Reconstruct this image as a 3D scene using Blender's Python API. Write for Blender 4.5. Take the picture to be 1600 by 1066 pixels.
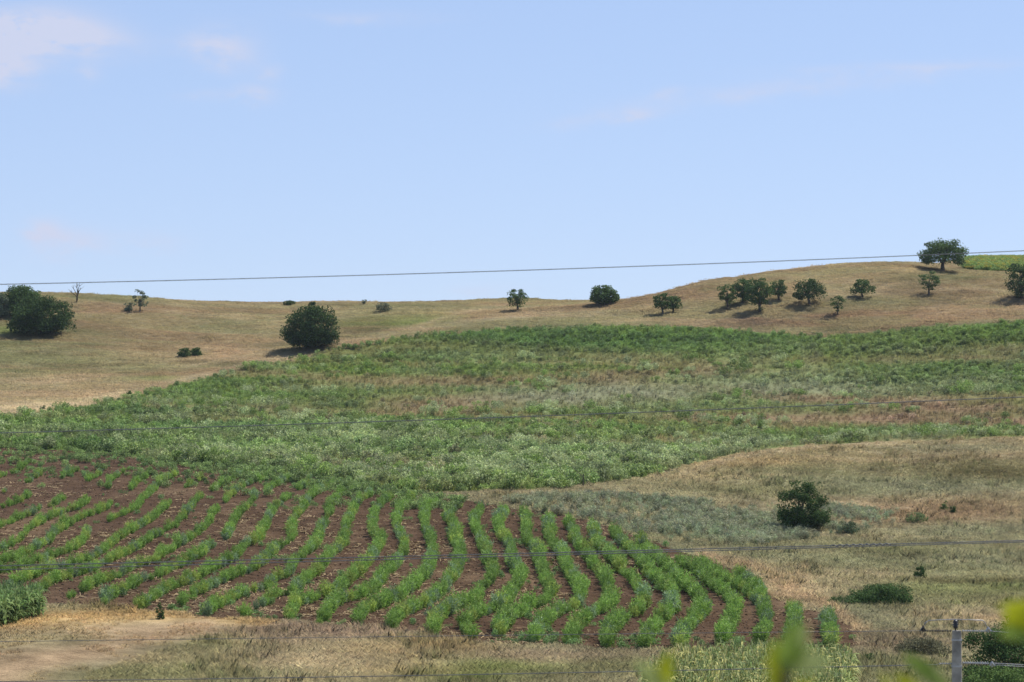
import bpy, math, random
import numpy as np

for o in list(bpy.data.objects):
    bpy.data.objects.remove(o, do_unlink=True)
scene = bpy.context.scene
COL = scene.collection

# ------------------------------------------------------------------ camera
F = 4537.0                 # focal length in photo pixels (photo 1600 x 1066)
PITCH = math.atan(117.0 / F)
CZ = 14.0
cam_d = bpy.data.cameras.new('camera')
cam = bpy.data.objects.new('camera', cam_d)
COL.objects.link(cam)
cam.location = (0, 0, CZ)
cam.rotation_euler = (math.pi / 2 + PITCH, 0, 0)
cam_d.sensor_width = 36.0
cam_d.lens = F / 1600 * 36.0
cam_d.clip_start = 0.2
cam_d.clip_end = 6000
cam_d.dof.use_dof = True
cam_d.dof.focus_distance = 170.0
cam_d.dof.aperture_fstop = 4.8
scene.camera = cam

# ------------------------------------------------------------------ sky, sun, exposure
SUN_EL = math.radians(54)
SUN_AZ = math.radians(50)          # clockwise from +Y (the view direction) towards +X
world = bpy.data.worlds.new('World')
scene.world = world
world.use_nodes = True
wn, wl = world.node_tree.nodes, world.node_tree.links
wn.clear()
w_out = wn.new('ShaderNodeOutputWorld')
w_bg = wn.new('ShaderNodeBackground')
w_bg.inputs['Strength'].default_value = 0.1
w_sky = wn.new('ShaderNodeTexSky')
w_sky.sky_type = 'NISHITA'
w_sky.sun_disc = False
w_sky.sun_elevation = SUN_EL
w_sky.sun_rotation = SUN_AZ
w_sky.altitude = 300
w_sky.air_density = 0.8
w_sky.dust_density = 0.0
w_sky.ozone_density = 4.0


def wmath(op, a, b=None, c=None):
    n = wn.new('ShaderNodeMath')
    n.operation = op
    for i, v in enumerate((a, b, c)):
        if v is None:
            continue
        if isinstance(v, (int, float)):
            n.inputs[i].default_value = v
        else:
            wl.new(v, n.inputs[i])
    return n.outputs[0]


w_tc = wn.new('ShaderNodeTexCoord')
w_sep = wn.new('ShaderNodeSeparateXYZ')
wl.new(w_tc.outputs['Generated'], w_sep.inputs[0])
w_noise = wn.new('ShaderNodeTexNoise')
w_map = wn.new('ShaderNodeMapping')
w_map.inputs['Scale'].default_value = (1.0, 1.0, 2.2)
wl.new(w_tc.outputs['Generated'], w_map.inputs[0])
wl.new(w_map.outputs[0], w_noise.inputs['Vector'])
w_noise.inputs['Scale'].default_value = 55.0
w_noise.inputs['Detail'].default_value = 7.0
w_noise.inputs['Roughness'].default_value = 0.66
wu = wmath('DIVIDE', w_sep.outputs[0], w_sep.outputs[1])
wv = wmath('DIVIDE', w_sep.outputs[2], w_sep.outputs[1])
nz = w_noise.outputs['Fac']
wu = wmath('MULTIPLY_ADD', nz, 0.016, wu)
wv = wmath('MULTIPLY_ADD', nz, 0.008, wv)


def cloud_dir(px, py):
    a, b = (px - 800) / F, -(py - 533) / F
    return a + 0.008, math.tan(PITCH + math.atan(b)) + 0.004


cloud_sum = None
for (px, py, rx, ry, tilt, s) in [
        (20, 55, 100, 38, -0.10, 0.9), (105, 52, 95, 26, 0.12, 0.85), (5, 95, 60, 32, 0.0, 0.75),
        (348, 74, 52, 30, 0.1, 0.62), (398, 147, 30, 15, 0, 0.55), (428, 112, 15, 12, 0, 0.25), (138, 113, 20, 14, 0, 0.3),
        (66, 357, 30, 15, 0, 0.65), (110, 380, 58, 22, 0, 0.65), (235, 382, 50, 18, 0, 0.4), (330, 150, 40, 9, 0, 0.3),
        (1270, 132, 240, 15, -0.11, 0.3), (1390, 106, 160, 7, -0.03, 0.3), (1040, 147, 24, 9, -0.2, 0.4),
        (960, 180, 75, 12, -0.15, 0.3), (1000, 178, 25, 7, 0, 0.3), (560, 28, 110, 10, 0, 0.22), (760, 455, 60, 12, 0, 0.2)]:
    cu, cv = cloud_dir(px, py)
    du = wmath('SUBTRACT', wu, cu)
    dv = wmath('SUBTRACT', wv, cv)
    dv = wmath('MULTIPLY_ADD', du, tilt, dv)
    a = wmath('MULTIPLY', du, F / rx)
    b = wmath('MULTIPLY', dv, F / ry)
    r2 = wmath('ADD', wmath('MULTIPLY', a, a), wmath('MULTIPLY', b, b))
    e = wmath('MULTIPLY', wmath('POWER', 2.718, wmath('MULTIPLY', r2, -1.0)), s)
    cloud_sum = e if cloud_sum is None else wmath('ADD', cloud_sum, e)
nz2 = wmath('MULTIPLY_ADD', nz, 5.0, -1.45)
fac = wmath('MULTIPLY', cloud_sum, nz2)
n_fac = wn.new('ShaderNodeClamp')
wl.new(fac, n_fac.inputs[0])
n_fac.inputs[2].default_value = 0.85
w_tint = wn.new('ShaderNodeMix')
w_tint.data_type = 'RGBA'
w_tint.blend_type = 'MULTIPLY'
w_tint.inputs[0].default_value = 1.0
w_tint.inputs[7].default_value = (2.84, 3.14, 3.94, 1)
w_gam = wn.new('ShaderNodeGamma')          # a bleached summer sky: less contrast between zenith and horizon
w_gam.inputs[1].default_value = 0.44
wl.new(w_sky.outputs[0], w_gam.inputs[0])
wl.new(w_gam.outputs[0], w_tint.inputs[6])
w_mix = wn.new('ShaderNodeMix')
w_mix.data_type = 'RGBA'
wl.new(n_fac.outputs[0], w_mix.inputs[0])
wl.new(w_tint.outputs[2], w_mix.inputs[6])
w_mix.inputs[7].default_value = (6.5, 6.85, 8.6, 1)
wl.new(w_mix.outputs[2], w_bg.inputs['Color'])
wl.new(w_bg.outputs[0], w_out.inputs['Surface'])

sun_d = bpy.data.lights.new('sun', 'SUN')
sun_d.energy = 5.0
sun_d.angle = math.radians(0.53)
sun_d.color = (1.0, 0.955, 0.88)
sun = bpy.data.objects.new('sun', sun_d)
COL.objects.link(sun)
sun.location = (60, 60, 120)
sun.rotation_euler = (math.pi / 2 - SUN_EL, 0, math.pi - SUN_AZ)

scene.view_settings.view_transform = 'Standard'
scene.view_settings.look = 'None'
scene.view_settings.gamma = 1.0
scene.view_settings.use_curve_mapping = False
scene.view_settings.exposure = 0.0
scene.cycles.max_bounces = 6
scene.cycles.diffuse_bounces = 3
scene.cycles.transmission_bounces = 3
scene.cycles.volume_bounces = 0
scene.cycles.use_denoising = True

# ------------------------------------------------------------------ helpers
SP, CP = math.sin(PITCH), math.cos(PITCH)


def project(x, y, z):
    """world -> photo pixel (used to place things where the photograph has them)"""
    zz = z - CZ
    dep = y * CP + zz * SP
    up = -y * SP + zz * CP
    dep = np.where(np.abs(dep) < 1e-6, 1e-6, dep)
    return 800 + F * x / dep, 533 - F * up / dep


def ray(px, py):
    a, b = (px - 800) / F, -(py - 533) / F
    return np.array([a, CP - b * SP, SP + b * CP])


def _hash(ix, iy, seed):
    h = (ix.astype(np.int64) * 374761393 + iy.astype(np.int64) * 668265263 + seed * 144665) & 0x7fffffff
    h = ((h ^ (h >> 13)) * 1274126177) & 0x7fffffff
    h = ((h ^ (h >> 16)) * 974634777) & 0x7fffffff
    return (h & 0xffff) / 65535.0


def vnoise(x, y, seed=0):
    x = np.asarray(x, float)
    y = np.asarray(y, float)
    ix, iy = np.floor(x), np.floor(y)
    fx, fy = x - ix, y - iy
    fx = fx * fx * (3 - 2 * fx)
    fy = fy * fy * (3 - 2 * fy)
    a, b = _hash(ix, iy, seed), _hash(ix + 1, iy, seed)
    c, d = _hash(ix, iy + 1, seed), _hash(ix + 1, iy + 1, seed)
    return (a * (1 - fx) + b * fx) * (1 - fy) + (c * (1 - fx) + d * fx) * fy


def fbm(x, y, seed=0, octv=4):
    s, a, t = 0.0, 1.0, 0.0
    for k in range(octv):
        s = s + a * vnoise(x * 2 ** k + 17.3 * k, y * 2 ** k + 5.1 * k, seed + k)
        t += a
        a *= 0.55
    return s / t


def sstep(a, b, v):
    t = np.clip((v - a) / (b - a), 0, 1)
    return t * t * (3 - 2 * t)


def pchip(xk, yk, x):
    xk, yk, x = np.asarray(xk, float), np.asarray(yk, float), np.asarray(x, float)
    h = np.diff(xk)
    d = np.diff(yk) / h
    m = np.zeros_like(yk)
    for i in range(1, len(xk) - 1):
        if d[i - 1] * d[i] > 0:
            w1, w2 = 2 * h[i] + h[i - 1], h[i] + 2 * h[i - 1]
            m[i] = (w1 + w2) / (w1 / d[i - 1] + w2 / d[i])
    m[0], m[-1] = d[0], d[-1]
    i = np.clip(np.searchsorted(xk, x) - 1, 0, len(h) - 1)
    t = (np.clip(x, xk[0], xk[-1]) - xk[i]) / h[i]
    return ((1 + 2 * t) * (1 - t) ** 2 * yk[i] + t * (1 - t) ** 2 * h[i] * m[i]
            + t * t * (3 - 2 * t) * yk[i + 1] + t * t * (t - 1) * h[i] * m[i + 1])


def inside(poly, x, y):
    x, y = np.asarray(x, float), np.asarray(y, float)
    r = np.zeros(x.shape, bool)
    n = len(poly)
    for i in range(n):
        x1, y1 = poly[i]
        x2, y2 = poly[(i + 1) % n]
        if y1 == y2:
            continue
        c = ((y1 > y) != (y2 > y)) & (x < (x2 - x1) * (y - y1) / (y2 - y1) + x1)
        r ^= c
    return r


# ------------------------------------------------------------------ terrain height
NEAR = [(-60, -1.0), (0, -1.7), (10, -3.4), (25, -6.7), (40, -9.7), (60, -11.4), (80, -11.3)]
TAB = {
    0: [(112, 1025), (125, 968), (150, 893), (195, 790), (215, 755), (250, 702), (285, 657), (320, 620), (360, 577), (420, 526), (470, 482), (500, 457), (560, 464), (640, 482), (900, 540), (1400, 600)],
    200: [(112, 1035), (125, 977), (150, 900), (195, 792), (215, 755), (255, 697), (290, 652), (325, 614), (365, 574), (420, 530), (475, 486), (510, 465), (570, 470), (640, 486), (900, 540), (1400, 600)],
    400: [(112, 1043), (125, 987), (150, 909), (195, 795), (215, 756), (260, 692), (300, 642), (340, 597), (365, 572), (400, 550), (430, 530), (480, 496), (530, 473), (600, 480), (700, 500), (900, 540), (1400, 600)],
    600: [(112, 1048), (125, 995), (150, 915), (195, 804), (215, 765), (260, 696), (300, 648), (340, 603), (380, 560), (402, 536), (430, 516), (480, 490), (535, 473), (600, 480), (700, 500), (900, 540), (1400, 600)],
    800: [(112, 1054), (125, 1003), (150, 920), (195, 806), (215, 767), (260, 698), (300, 652), (340, 606), (380, 558), (425, 511), (460, 491), (560, 470), (640, 477), (700, 490), (900, 540), (1400, 600)],
    1000: [(112, 1060), (125, 1012), (150, 933), (180, 858), (210, 797), (235, 751), (270, 701), (300, 660), (340, 610), (380, 560), (420, 510), (450, 490), (495, 463), (560, 474), (640, 490), (900, 540), (1400, 600)],
    1100: [(112, 1065), (125, 1017), (150, 940), (180, 863), (210, 803), (240, 750), (256, 722), (275, 710), (300, 672), (340, 615), (380, 562), (418, 514), (445, 486), (500, 440), (560, 452), (640, 475), (900, 540), (1400, 600)],
    1200: [(112, 1070), (125, 1022), (150, 946), (180, 870), (210, 810), (240, 750), (264, 699), (282, 703), (300, 682), (340, 620), (380, 565), (415, 520), (440, 482), (480, 442), (510, 426), (560, 432), (640, 460), (900, 540), (1400, 600)],
    1400: [(112, 1082), (125, 1032), (150, 956), (180, 880), (210, 817), (240, 756), (265, 702), (276, 686), (294, 694), (312, 678), (340, 630), (380, 565), (410, 519), (440, 480), (480, 436), (520, 409), (560, 413), (640, 440), (900, 540), (1400, 600)],
    1500: [(112, 1088), (125, 1036), (150, 960), (180, 884), (210, 820), (240, 757), (265, 700), (277, 683), (294, 690), (312, 674), (340, 626), (380, 560), (410, 508), (440, 476), (480, 440), (518, 419), (560, 414), (600, 410), (680, 414), (900, 500), (1400, 600)],
    1600: [(112, 1090), (125, 1040), (150, 962), (180, 886), (210, 822), (240, 757), (265, 698), (277, 680), (294, 688), (312, 672), (340, 622), (380, 556), (410, 502), (440, 474), (480, 444), (515, 424), (560, 416), (600, 409), (680, 412), (900, 500), (1400, 600)],
}
COLS = [-500, 0, 200, 400, 600, 800, 1000, 1100, 1200, 1400, 1500, 1600, 2100]
YG = np.arange(-60.0, 1401.0, 1.0)
PG = np.arange(-500.0, 2101.0, 20.0)


def _column(tab):
    ys = [a for a, _ in NEAR]
    zs = [b for _, b in NEAR]
    for Y, py in tab:
        Y = Y if Y < 345 else (345 + (Y - 345) * 0.45 if Y < 560 else Y - 118)
        b = -(py - 533) / F
        ys.append(Y)
        zs.append(Y * (SP + b * CP) / (CP - b * SP))
    return pchip(ys, zs, YG)


_zc = np.array([_column(TAB[min(max(c, 0), 1600)]) for c in COLS])
ZG = np.array([pchip(COLS, _zc[:, j], PG) for j in range(len(YG))]).T      # [px, Y]
for _ in range(3):                                                        # soften the knots along Y
    ZG[:, 1:-1] = 0.25 * ZG[:, :-2] + 0.5 * ZG[:, 1:-1] + 0.25 * ZG[:, 2:]


def height(x, y):
    x, y = np.asarray(x, float), np.asarray(y, float)
    px = np.clip(800 + F * x / np.maximum(y, 30.0), -500, 2099.9)
    fi = (px + 500) / 20.0
    fj = np.clip(y + 60.0, 0, len(YG) - 1.001)
    i, j = fi.astype(int), fj.astype(int)
    a, b = fi - i, fj - j
    z = (ZG[i, j] * (1 - a) * (1 - b) + ZG[i + 1, j] * a * (1 - b) + ZG[i, j + 1] * (1 - a) * b + ZG[i + 1, j + 1] * a * b)
    rough = sstep(100, 240, y)
    z = z + (fbm(x / 14, y / 14, 3) - 0.5) * (0.15 + 0.75 * rough) + (fbm(x / 22, y / 4.5, 13, 3) - 0.5) * 0.9 * sstep(300, 360, y) + (fbm(x / 3, y / 3, 9, 3) - 0.5) * (0.10 + 0.12 * rough)
    return z + CZ


def ground_at(px, py, ymin=100.0, ymax=640.0):
    """first place where the line of sight through a photo pixel meets the terrain"""
    d = ray(px, py)
    Y = np.arange(ymin, ymax, 0.25)
    x = d[0] / d[1] * Y
    zr = CZ + d[2] / d[1] * Y
    h = height(x, Y)
    hit = np.nonzero(zr <= h)[0]
    k = hit[0] if len(hit) else int(np.argmin(zr - h))
    return float(x[k]), float(Y[k]), float(h[k])


# ------------------------------------------------------------------ zones (photo outlines carried onto the terrain)
FIELD = [(-120, 950), (0, 948), (70, 945), (150, 952), (240, 960), (330, 966), (450, 973), (560, 983), (660, 992), (690, 1003), (830, 1012), (1050, 1022),
         (1200, 1024), (1335, 1024), (1350, 990), (1305, 962), (1235, 945), (1205, 930), (1150, 890), (1100, 872), (1005, 842), (950, 822), (880, 806), (800, 792),
         (700, 778), (640, 772), (560, 758), (480, 742), (380, 730), (250, 722), (200, 712), (120, 706), (0, 697), (-120, 690)]
GREEN = [(-120, 690), (0, 697), (120, 706), (200, 712), (250, 722), (380, 730), (480, 742), (560, 758), (640, 772), (700, 770), (850, 764), (1000, 748),
         (1060, 730), (1150, 709), (1250, 697), (1370, 691), (1600, 682), (1720, 680), (1720, 496), (1600, 501), (1500, 507), (1430, 513), (1350, 521),
         (1290, 527), (1200, 521), (1130, 514), (1050, 509), (950, 509), (850, 512), (780, 515), (700, 522), (620, 531), (540, 544), (470, 559),
         (400, 573), (300, 596), (200, 621), (100, 641), (0, 656), (-120, 668)]
SUNFL = [(1508, 421), (1560, 424), (1720, 428), (1720, 395), (1600, 398), (1508, 400)]
SILVER = [(790, 786), (850, 779), (930, 777), (1010, 780), (1120, 790), (1200, 800), (1300, 794), (1400, 802), (1395, 822), (1310, 838), (1190, 854),
          (1060, 850), (960, 828), (880, 808), (820, 795)]
MAIZE_A = [(-80, 990), (0, 984), (40, 972), (68, 962), (62, 954), (-80, 952)]
MAIZE_B = [(1045, 1062), (1110, 1052), (1200, 1046), (1300, 1050), (1335, 1062), (1325, 1120), (1000, 1120), (1020, 1080)]

C = {k: np.array(v) for k, v in dict(
    straw=(0.315, 0.248, 0.135), gold=(0.31, 0.235, 0.12), olive=(0.185, 0.178, 0.085), red=(0.27, 0.192, 0.112), pale=(0.37, 0.295, 0.175),
    green=(0.124, 0.180, 0.036), grey=(0.215, 0.215, 0.125), purple=(0.25, 0.185, 0.125), orange=(0.40, 0.27, 0.12), dirt=(0.35, 0.245, 0.142),
    soil=(0.100, 0.063, 0.040), brown=(0.225, 0.155, 0.09), dkgreen=(0.085, 0.140, 0.034), sage=(0.205, 0.235, 0.10), dkolive=(0.13, 0.115, 0.055)).items()}

# px, py, rx, ry, colour, weight : large patches of differing cover
PATCH = [
    (60, 975, 150, 14, 'orange', 1.0), (170, 962, 110, 9, 'orange', 0.8), (20, 1000, 120, 12, 'straw', 0.8), (150, 1000, 160, 9, 'olive', 0.55),
    (230, 985, 160, 12, 'dirt', 1.0), (90, 1030, 170, 22, 'dirt', 1.0), (0, 1062, 120, 20, 'dirt', 0.9), (330, 978, 60, 5, 'pale', 1.0), (150, 1040, 70, 10, 'pale', 0.7),
    (250, 1052, 150, 14, 'olive', 0.75), (180, 1058, 110, 14, 'olive', 0.6), (330, 1015, 80, 20, 'olive', 0.7), (330, 1035, 70, 12, 'olive', 0.6),
    (450, 985, 110, 12, 'purple', 0.95), (560, 990, 100, 12, 'purple', 0.75), (430, 1000, 60, 14, 'purple', 0.7), (500, 1035, 170, 16, 'pale', 0.75),
    (600, 1018, 90, 14, 'straw', 0.8), (700, 1015, 80, 10, 'gold', 0.7), (640, 1055, 120, 14, 'gold', 0.7), (800, 1045, 110, 12, 'green', 0.6), (900, 1030, 130, 10, 'purple', 0.7),
    (960, 1045, 110, 14, 'olive', 0.8), (740, 1062, 90, 10, 'green', 0.5), (860, 1035, 60, 8, 'pale', 0.4),
    (1235, 920, 45, 34, 'dirt', 0.7), (1290, 930, 60, 22, 'pale', 0.55), (1350, 905, 90, 14, 'pale', 0.5), (1120, 882, 90, 12, 'straw', 0.6),
    (1350, 965, 110, 22, 'grey', 0.6), (1500, 922, 130, 16, 'green', 0.42), (1520, 940, 120, 22, 'olive', 0.5), (1500, 965, 90, 12, 'pale', 0.7), (1560, 970, 70, 8, 'dirt', 0.7),
    (1430, 805, 160, 18, 'red', 0.8), (1380, 800, 80, 14, 'red', 0.6), (1540, 790, 120, 16, 'red', 0.45), (1300, 788, 90, 6, 'pale', 0.7), (1200, 870, 200, 16, 'grey', 0.5),
    (1420, 760, 220, 14, 'grey', 0.7), (1150, 765, 160, 12, 'olive', 0.5), (1060, 745, 110, 12, 'straw', 0.5), (1170, 722, 140, 10, 'gold', 0.8), (1290, 700, 130, 6, 'gold', 0.9),
    (1500, 700, 160, 8, 'grey', 0.6), (1540, 735, 130, 16, 'dkolive', 0.75), (1320, 735, 110, 10, 'olive', 0.6), (1520, 830, 130, 10, 'grey', 0.7), (1420, 860, 200, 14, 'olive', 0.6),
    (1540, 875, 130, 14, 'grey', 0.5), (1180, 950, 60, 30, 'straw', 0.4), (1400, 1010, 90, 16, 'purple', 0.7), (1380, 1045, 90, 18, 'olive', 0.7),
    # far right hill
    (1250, 500, 130, 14, 'red', 0.8), (1420, 490, 170, 14, 'red', 0.75), (1560, 470, 110, 18, 'red', 0.65), (1180, 500, 80, 12, 'purple', 0.5), (1330, 470, 150, 12, 'olive', 0.4),
    (1330, 425, 150, 10, 'gold', 0.8), (1200, 440, 110, 14, 'gold', 0.6), (1520, 432, 90, 9, 'olive', 0.9), (1360, 480, 100, 6, 'red', 0.5), (1330, 515, 160, 7, 'olive', 0.6),
    (1000, 492, 120, 10, 'olive', 0.6), (860, 490, 120, 7, 'pale', 0.5), (740, 492, 110, 10, 'dirt', 0.5), (820, 474, 100, 5, 'gold', 0.8), (1040, 495, 50, 12, 'red', 0.5),
    # far left slope
    (170, 485, 90, 12, 'red', 0.75), (250, 500, 90, 14, 'red', 0.5), (330, 480, 90, 10, 'straw', 0.5), (370, 545, 90, 11, 'red', 0.45), (370, 552, 70, 10, 'dirt', 0.7),
    (60, 560, 140, 12, 'olive', 0.6), (120, 540, 100, 12, 'olive', 0.5), (200, 575, 130, 12, 'olive', 0.5), (250, 590, 60, 8, 'green', 0.4), (60, 600, 130, 14, 'pale', 0.6),
    (150, 610, 130, 9, 'straw', 0.6), (40, 635, 130, 7, 'pale', 0.8), (200, 615, 120, 6, 'dirt', 0.6), (430, 560, 130, 5, 'dirt', 0.8), (560, 535, 90, 5, 'dirt', 0.7), (320, 583, 100, 6, 'dirt', 0.6),
    (560, 505, 50, 12, 'dkolive', 0.95), (640, 500, 110, 12, 'green', 0.42), (600, 478, 120, 7, 'olive', 0.5), (470, 485, 120, 8, 'straw', 0.5), (20, 515, 40, 10, 'green', 0.4),
    (0, 620, 60, 10, 'red', 0.4), (380, 515, 60, 12, 'olive', 0.4), (500, 490, 60, 10, 'straw', 0.5),
]
GPATCH = [   # inside the weedy green field
    (640, 640, 150, 11, 'brown', 0.95), (780, 625, 150, 9, 'brown', 0.7), (930, 590, 150, 8, 'brown', 0.6), (1010, 615, 200, 11, 'grey', 0.9), (870, 622, 110, 12, 'grey', 0.7),
    (1080, 582, 180, 6, 'brown', 0.6), (1180, 600, 160, 9, 'grey', 0.5), (1330, 610, 150, 9, 'grey', 0.5), (1500, 638, 160, 12, 'brown', 0.95), (1380, 655, 120, 8, 'brown', 0.9),
    (1300, 625, 120, 7, 'brown', 0.5), (1560, 660, 90, 8, 'brown', 0.8), (1160, 655, 130, 7, 'brown', 0.75), (1230, 665, 100, 8, 'brown', 0.5), (1440, 685, 120, 5, 'olive', 0.8),
    (600, 600, 160, 7, 'brown', 0.45), (420, 640, 180, 8, 'olive', 0.5), (330, 655, 140, 6, 'brown', 0.35), (1560, 545, 110, 8, 'brown', 0.5), (1500, 560, 100, 6, 'brown', 0.5),
    (800, 525, 170, 9, 'dkgreen', 0.7), (950, 535, 210, 14, 'dkgreen', 0.85), (1160, 530, 170, 8, 'dkgreen', 0.95), (700, 555, 140, 10, 'dkgreen', 0.6), (540, 634, 40, 7, 'dkgreen', 0.9),
    (350, 675, 200, 9, 'dkgreen', 0.7), (200, 650, 120, 10, 'dkgreen', 0.6), (520, 690, 200, 10, 'sage', 0.5), (950, 720, 250, 18, 'sage', 0.7), (1150, 700, 130, 12, 'sage', 0.75),
    (700, 745, 180, 10, 'sage', 0.8), (520, 730, 60, 8, 'dkolive', 0.6), (760, 560, 90, 7, 'sage', 0.5), (1250, 585, 130, 9, 'sage', 0.5), (1350, 545, 180, 8, 'sage', 0.4),
    (1500, 600, 130, 8, 'sage', 0.5), (1400, 535, 160, 8, 'green', 0.5), (1300, 562, 110, 7, 'brown', 0.35), (1480, 520, 120, 6, 'green', 0.5), (60, 665, 120, 8, 'green', 0.7),
    (310, 720, 120, 7, 'sage', 0.7), (90, 700, 130, 9, 'dkgreen', 0.6), (640, 735, 60, 8, 'brown', 0.4), (810, 690, 60, 6, 'brown', 0.4), (1050, 690, 60, 6, 'brown', 0.4),
]

PATHS = [   # worn tracks and field margins
    ([(-60, 655), (0, 646), (120, 630), (250, 601), (400, 568), (540, 536), (650, 514), (760, 499), (870, 489)], 5, 'pale', 0.9),
    ([(640, 516), (690, 498), (740, 484), (790, 477)], 3, 'pale', 0.7),
    ([(1100, 868), (1190, 890), (1235, 925), (1300, 950), (1345, 985)], 9, 'dirt', 0.8),
    ([(-60, 985), (60, 968), (200, 962), (420, 975)], 7, 'orange', 0.8),
    ([(-60, 1060), (60, 1035), (190, 1003), (320, 978)], 14, 'dirt', 1.0),
    ([(1060, 742), (1150, 715), (1280, 697), (1400, 692)], 4, 'pale', 0.7),
    ([(1250, 470), (1400, 455), (1560, 452)], 3, 'pale', 0.5), ([(130, 520), (300, 512), (420, 500)], 4, 'olive', 0.6),
    ([(0, 610), (130, 590), (280, 575), (420, 552)], 4, 'pale', 0.5),
    ([(1400, 905), (1500, 912), (1620, 908)], 4, 'dkolive', 0.9),
]


def blend(col, patches, px, py, n, spread=1.0):
    for (cx, cy, rx, ry, cn, w) in patches:
        d2 = ((px - cx) / rx) ** 2 + ((py - cy) / ry) ** 2
        k = np.exp(-d2 * 0.9) * w
        k = np.clip(k * (0.35 + 1.3 * n), 0, 1)[:, None]
        col = col * (1 - k) + C[cn] * k
    return col


def cover(x, y, px, py, zone):
    """natural colour of the ground cover: zone 0 dry meadow, 1 soil, 2 green weeds, 3 sunflowers"""
    n1 = fbm(x / 22, y / 22, 21)
    n2 = fbm(x / 6, y / 11, 33)
    n3 = fbm(x / 1.6, y / 3.0, 47, 3)
    n4 = fbm(x / 40, y / 8, 61)
    w = sstep(0.35, 0.65, n1)[:, None]
    col = C['straw'] * (1 - w) + C['olive'] * w
    w = (sstep(0.46, 0.66, n4) * 0.7)[:, None]
    col = col * (1 - w) + C['red'] * w
    near = sstep(280, 230, y)[:, None] * 0.6
    col = col * (1 - near) + C['grey'] * near
    w = (sstep(0.52, 0.70, fbm(x / 9, y / 4, 63)) * 0.4)[:, None]
    col = col * (1 - w) + C['olive'] * w
    w = (sstep(0.56, 0.72, fbm(x / 12, y / 3, 65)) * 0.35)[:, None]
    col = col * (1 - w) + C['pale'] * w
    col = blend(col, [(a, b, c, d, e, min(1.0, f * 1.25)) for a, b, c, d, e, f in PATCH], px, py, n2)
    for pts, wd, cn, st in PATHS:
        d = np.full(len(x), 1e9)
        for (ax, ay), (bx, by) in zip(pts[:-1], pts[1:]):
            t_ = np.clip(((px - ax) * (bx - ax) + (py - ay) * (by - ay)) / ((bx - ax) ** 2 + (by - ay) ** 2), 0, 1)
            d = np.minimum(d, np.hypot((px - ax - t_ * (bx - ax)) * 0.7, py - ay - t_ * (by - ay)))
        k_ = (np.exp(-(d / wd) ** 2) * st * np.clip(0.3 + 1.4 * n2, 0, 1))[:, None]
        col = col * (1 - k_) + C[cn] * k_
    soft = 0.5 * sstep(250, 360, y) + 0.25
    col = col * (1 + (n3 - 0.5) * 1.0 * (1 - soft) + (fbm(x / 4, y / 5, 67) - 0.5) * 0.5)[:, None]
    far = sstep(300, 350, y)
    col = col * (1 - far * (0.10 + 0.22 * sstep(0.42, 0.68, fbm(x / 11, y / 6, 69))))[:, None]
    w = (far * sstep(0.48, 0.68, fbm(x / 17, y / 7, 75)) * 0.35)[:, None]
    col = col * (1 - w) + np.array((0.245, 0.155, 0.088)) * w
    w = (far * sstep(0.47, 0.64, fbm(x / 15, y / 5, 77)) * 0.45)[:, None]
    col = col * (1 - w) + C['olive'] * w
    g = C['green'] * np.ones_like(col)
    w = sstep(0.48, 0.66, n2)[:, None] * 0.5
    g = g * (1 - w) + C['sage'] * w
    bn = fbm(x / 60, y / 6.5 + x / 90, 73, 3)
    w = (sstep(0.52, 0.66, bn) * 0.5)[:, None]
    g = g * (1 - w) + C['brown'] * 1.15 * w
    w = (sstep(0.48, 0.36, bn) * 0.5)[:, None]
    g = g * (1 - w) + C['dkgreen'] * 1.2 * w
    w = sstep(0.5, 0.7, fbm(x / 16, y / 5, 71))[:, None] * 0.35
    g = g * (1 - w) + C['olive'] * w
    g = blend(g, [(a, b, c * 1.05, d * 1.1, e, min(1.0, f * 1.25)) for a, b, c, d, e, f in GPATCH], px, py, n2)
    g = g * (0.7 + 0.6 * n3)[:, None]
    s = C['soil'] * (0.75 + 0.5 * n3)[:, None]
    w = (sstep(0.52, 0.78, n2) * 0.45)[:, None]
    s = s * (1 - w) + C['brown'] * w
    f = np.array((0.13, 0.17, 0.03)) * (0.8 + 0.4 * n3)[:, None]
    z = zone[:, None]
    return np.where(z == 1, s, np.where(z == 2, g, np.where(z == 3, f, col)))


def zone_of(x, y, px, py, jit=3.0):
    jx = (fbm(x / 2.5, y / 5, 5, 3) - 0.5) * jit * 6
    jy = (fbm(x / 2.5, y / 5, 6, 3) - 0.5) * jit * 2.2
    z = np.zeros(x.shape, int)
    z[inside(GREEN, px + jx, py + jy) & (y > 180) & (y < 396)] = 2
    z[inside(FIELD, px + jx, py + jy * 0.7) & (y < 260)] = 1
    z[inside(SUNFL, px, py) & (y > 418)] = 3
    return z


# ------------------------------------------------------------------ materials
def mat_new(name):
    m = bpy.data.materials.new(name)
    m.use_nodes = True
    m.node_tree.nodes.clear()
    return m, m.node_tree.nodes, m.node_tree.links


def principled(m, rough=0.9, spec=0.1):
    N, L = m.node_tree.nodes, m.node_tree.links
    out = N.new('ShaderNodeOutputMaterial')
    b = N.new('ShaderNodeBsdfPrincipled')
    b.inputs['Roughness'].default_value = rough
    b.inputs['Specular IOR Level'].default_value = spec
    L.new(b.outputs[0], out.inputs['Surface'])
    return b, out


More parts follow.
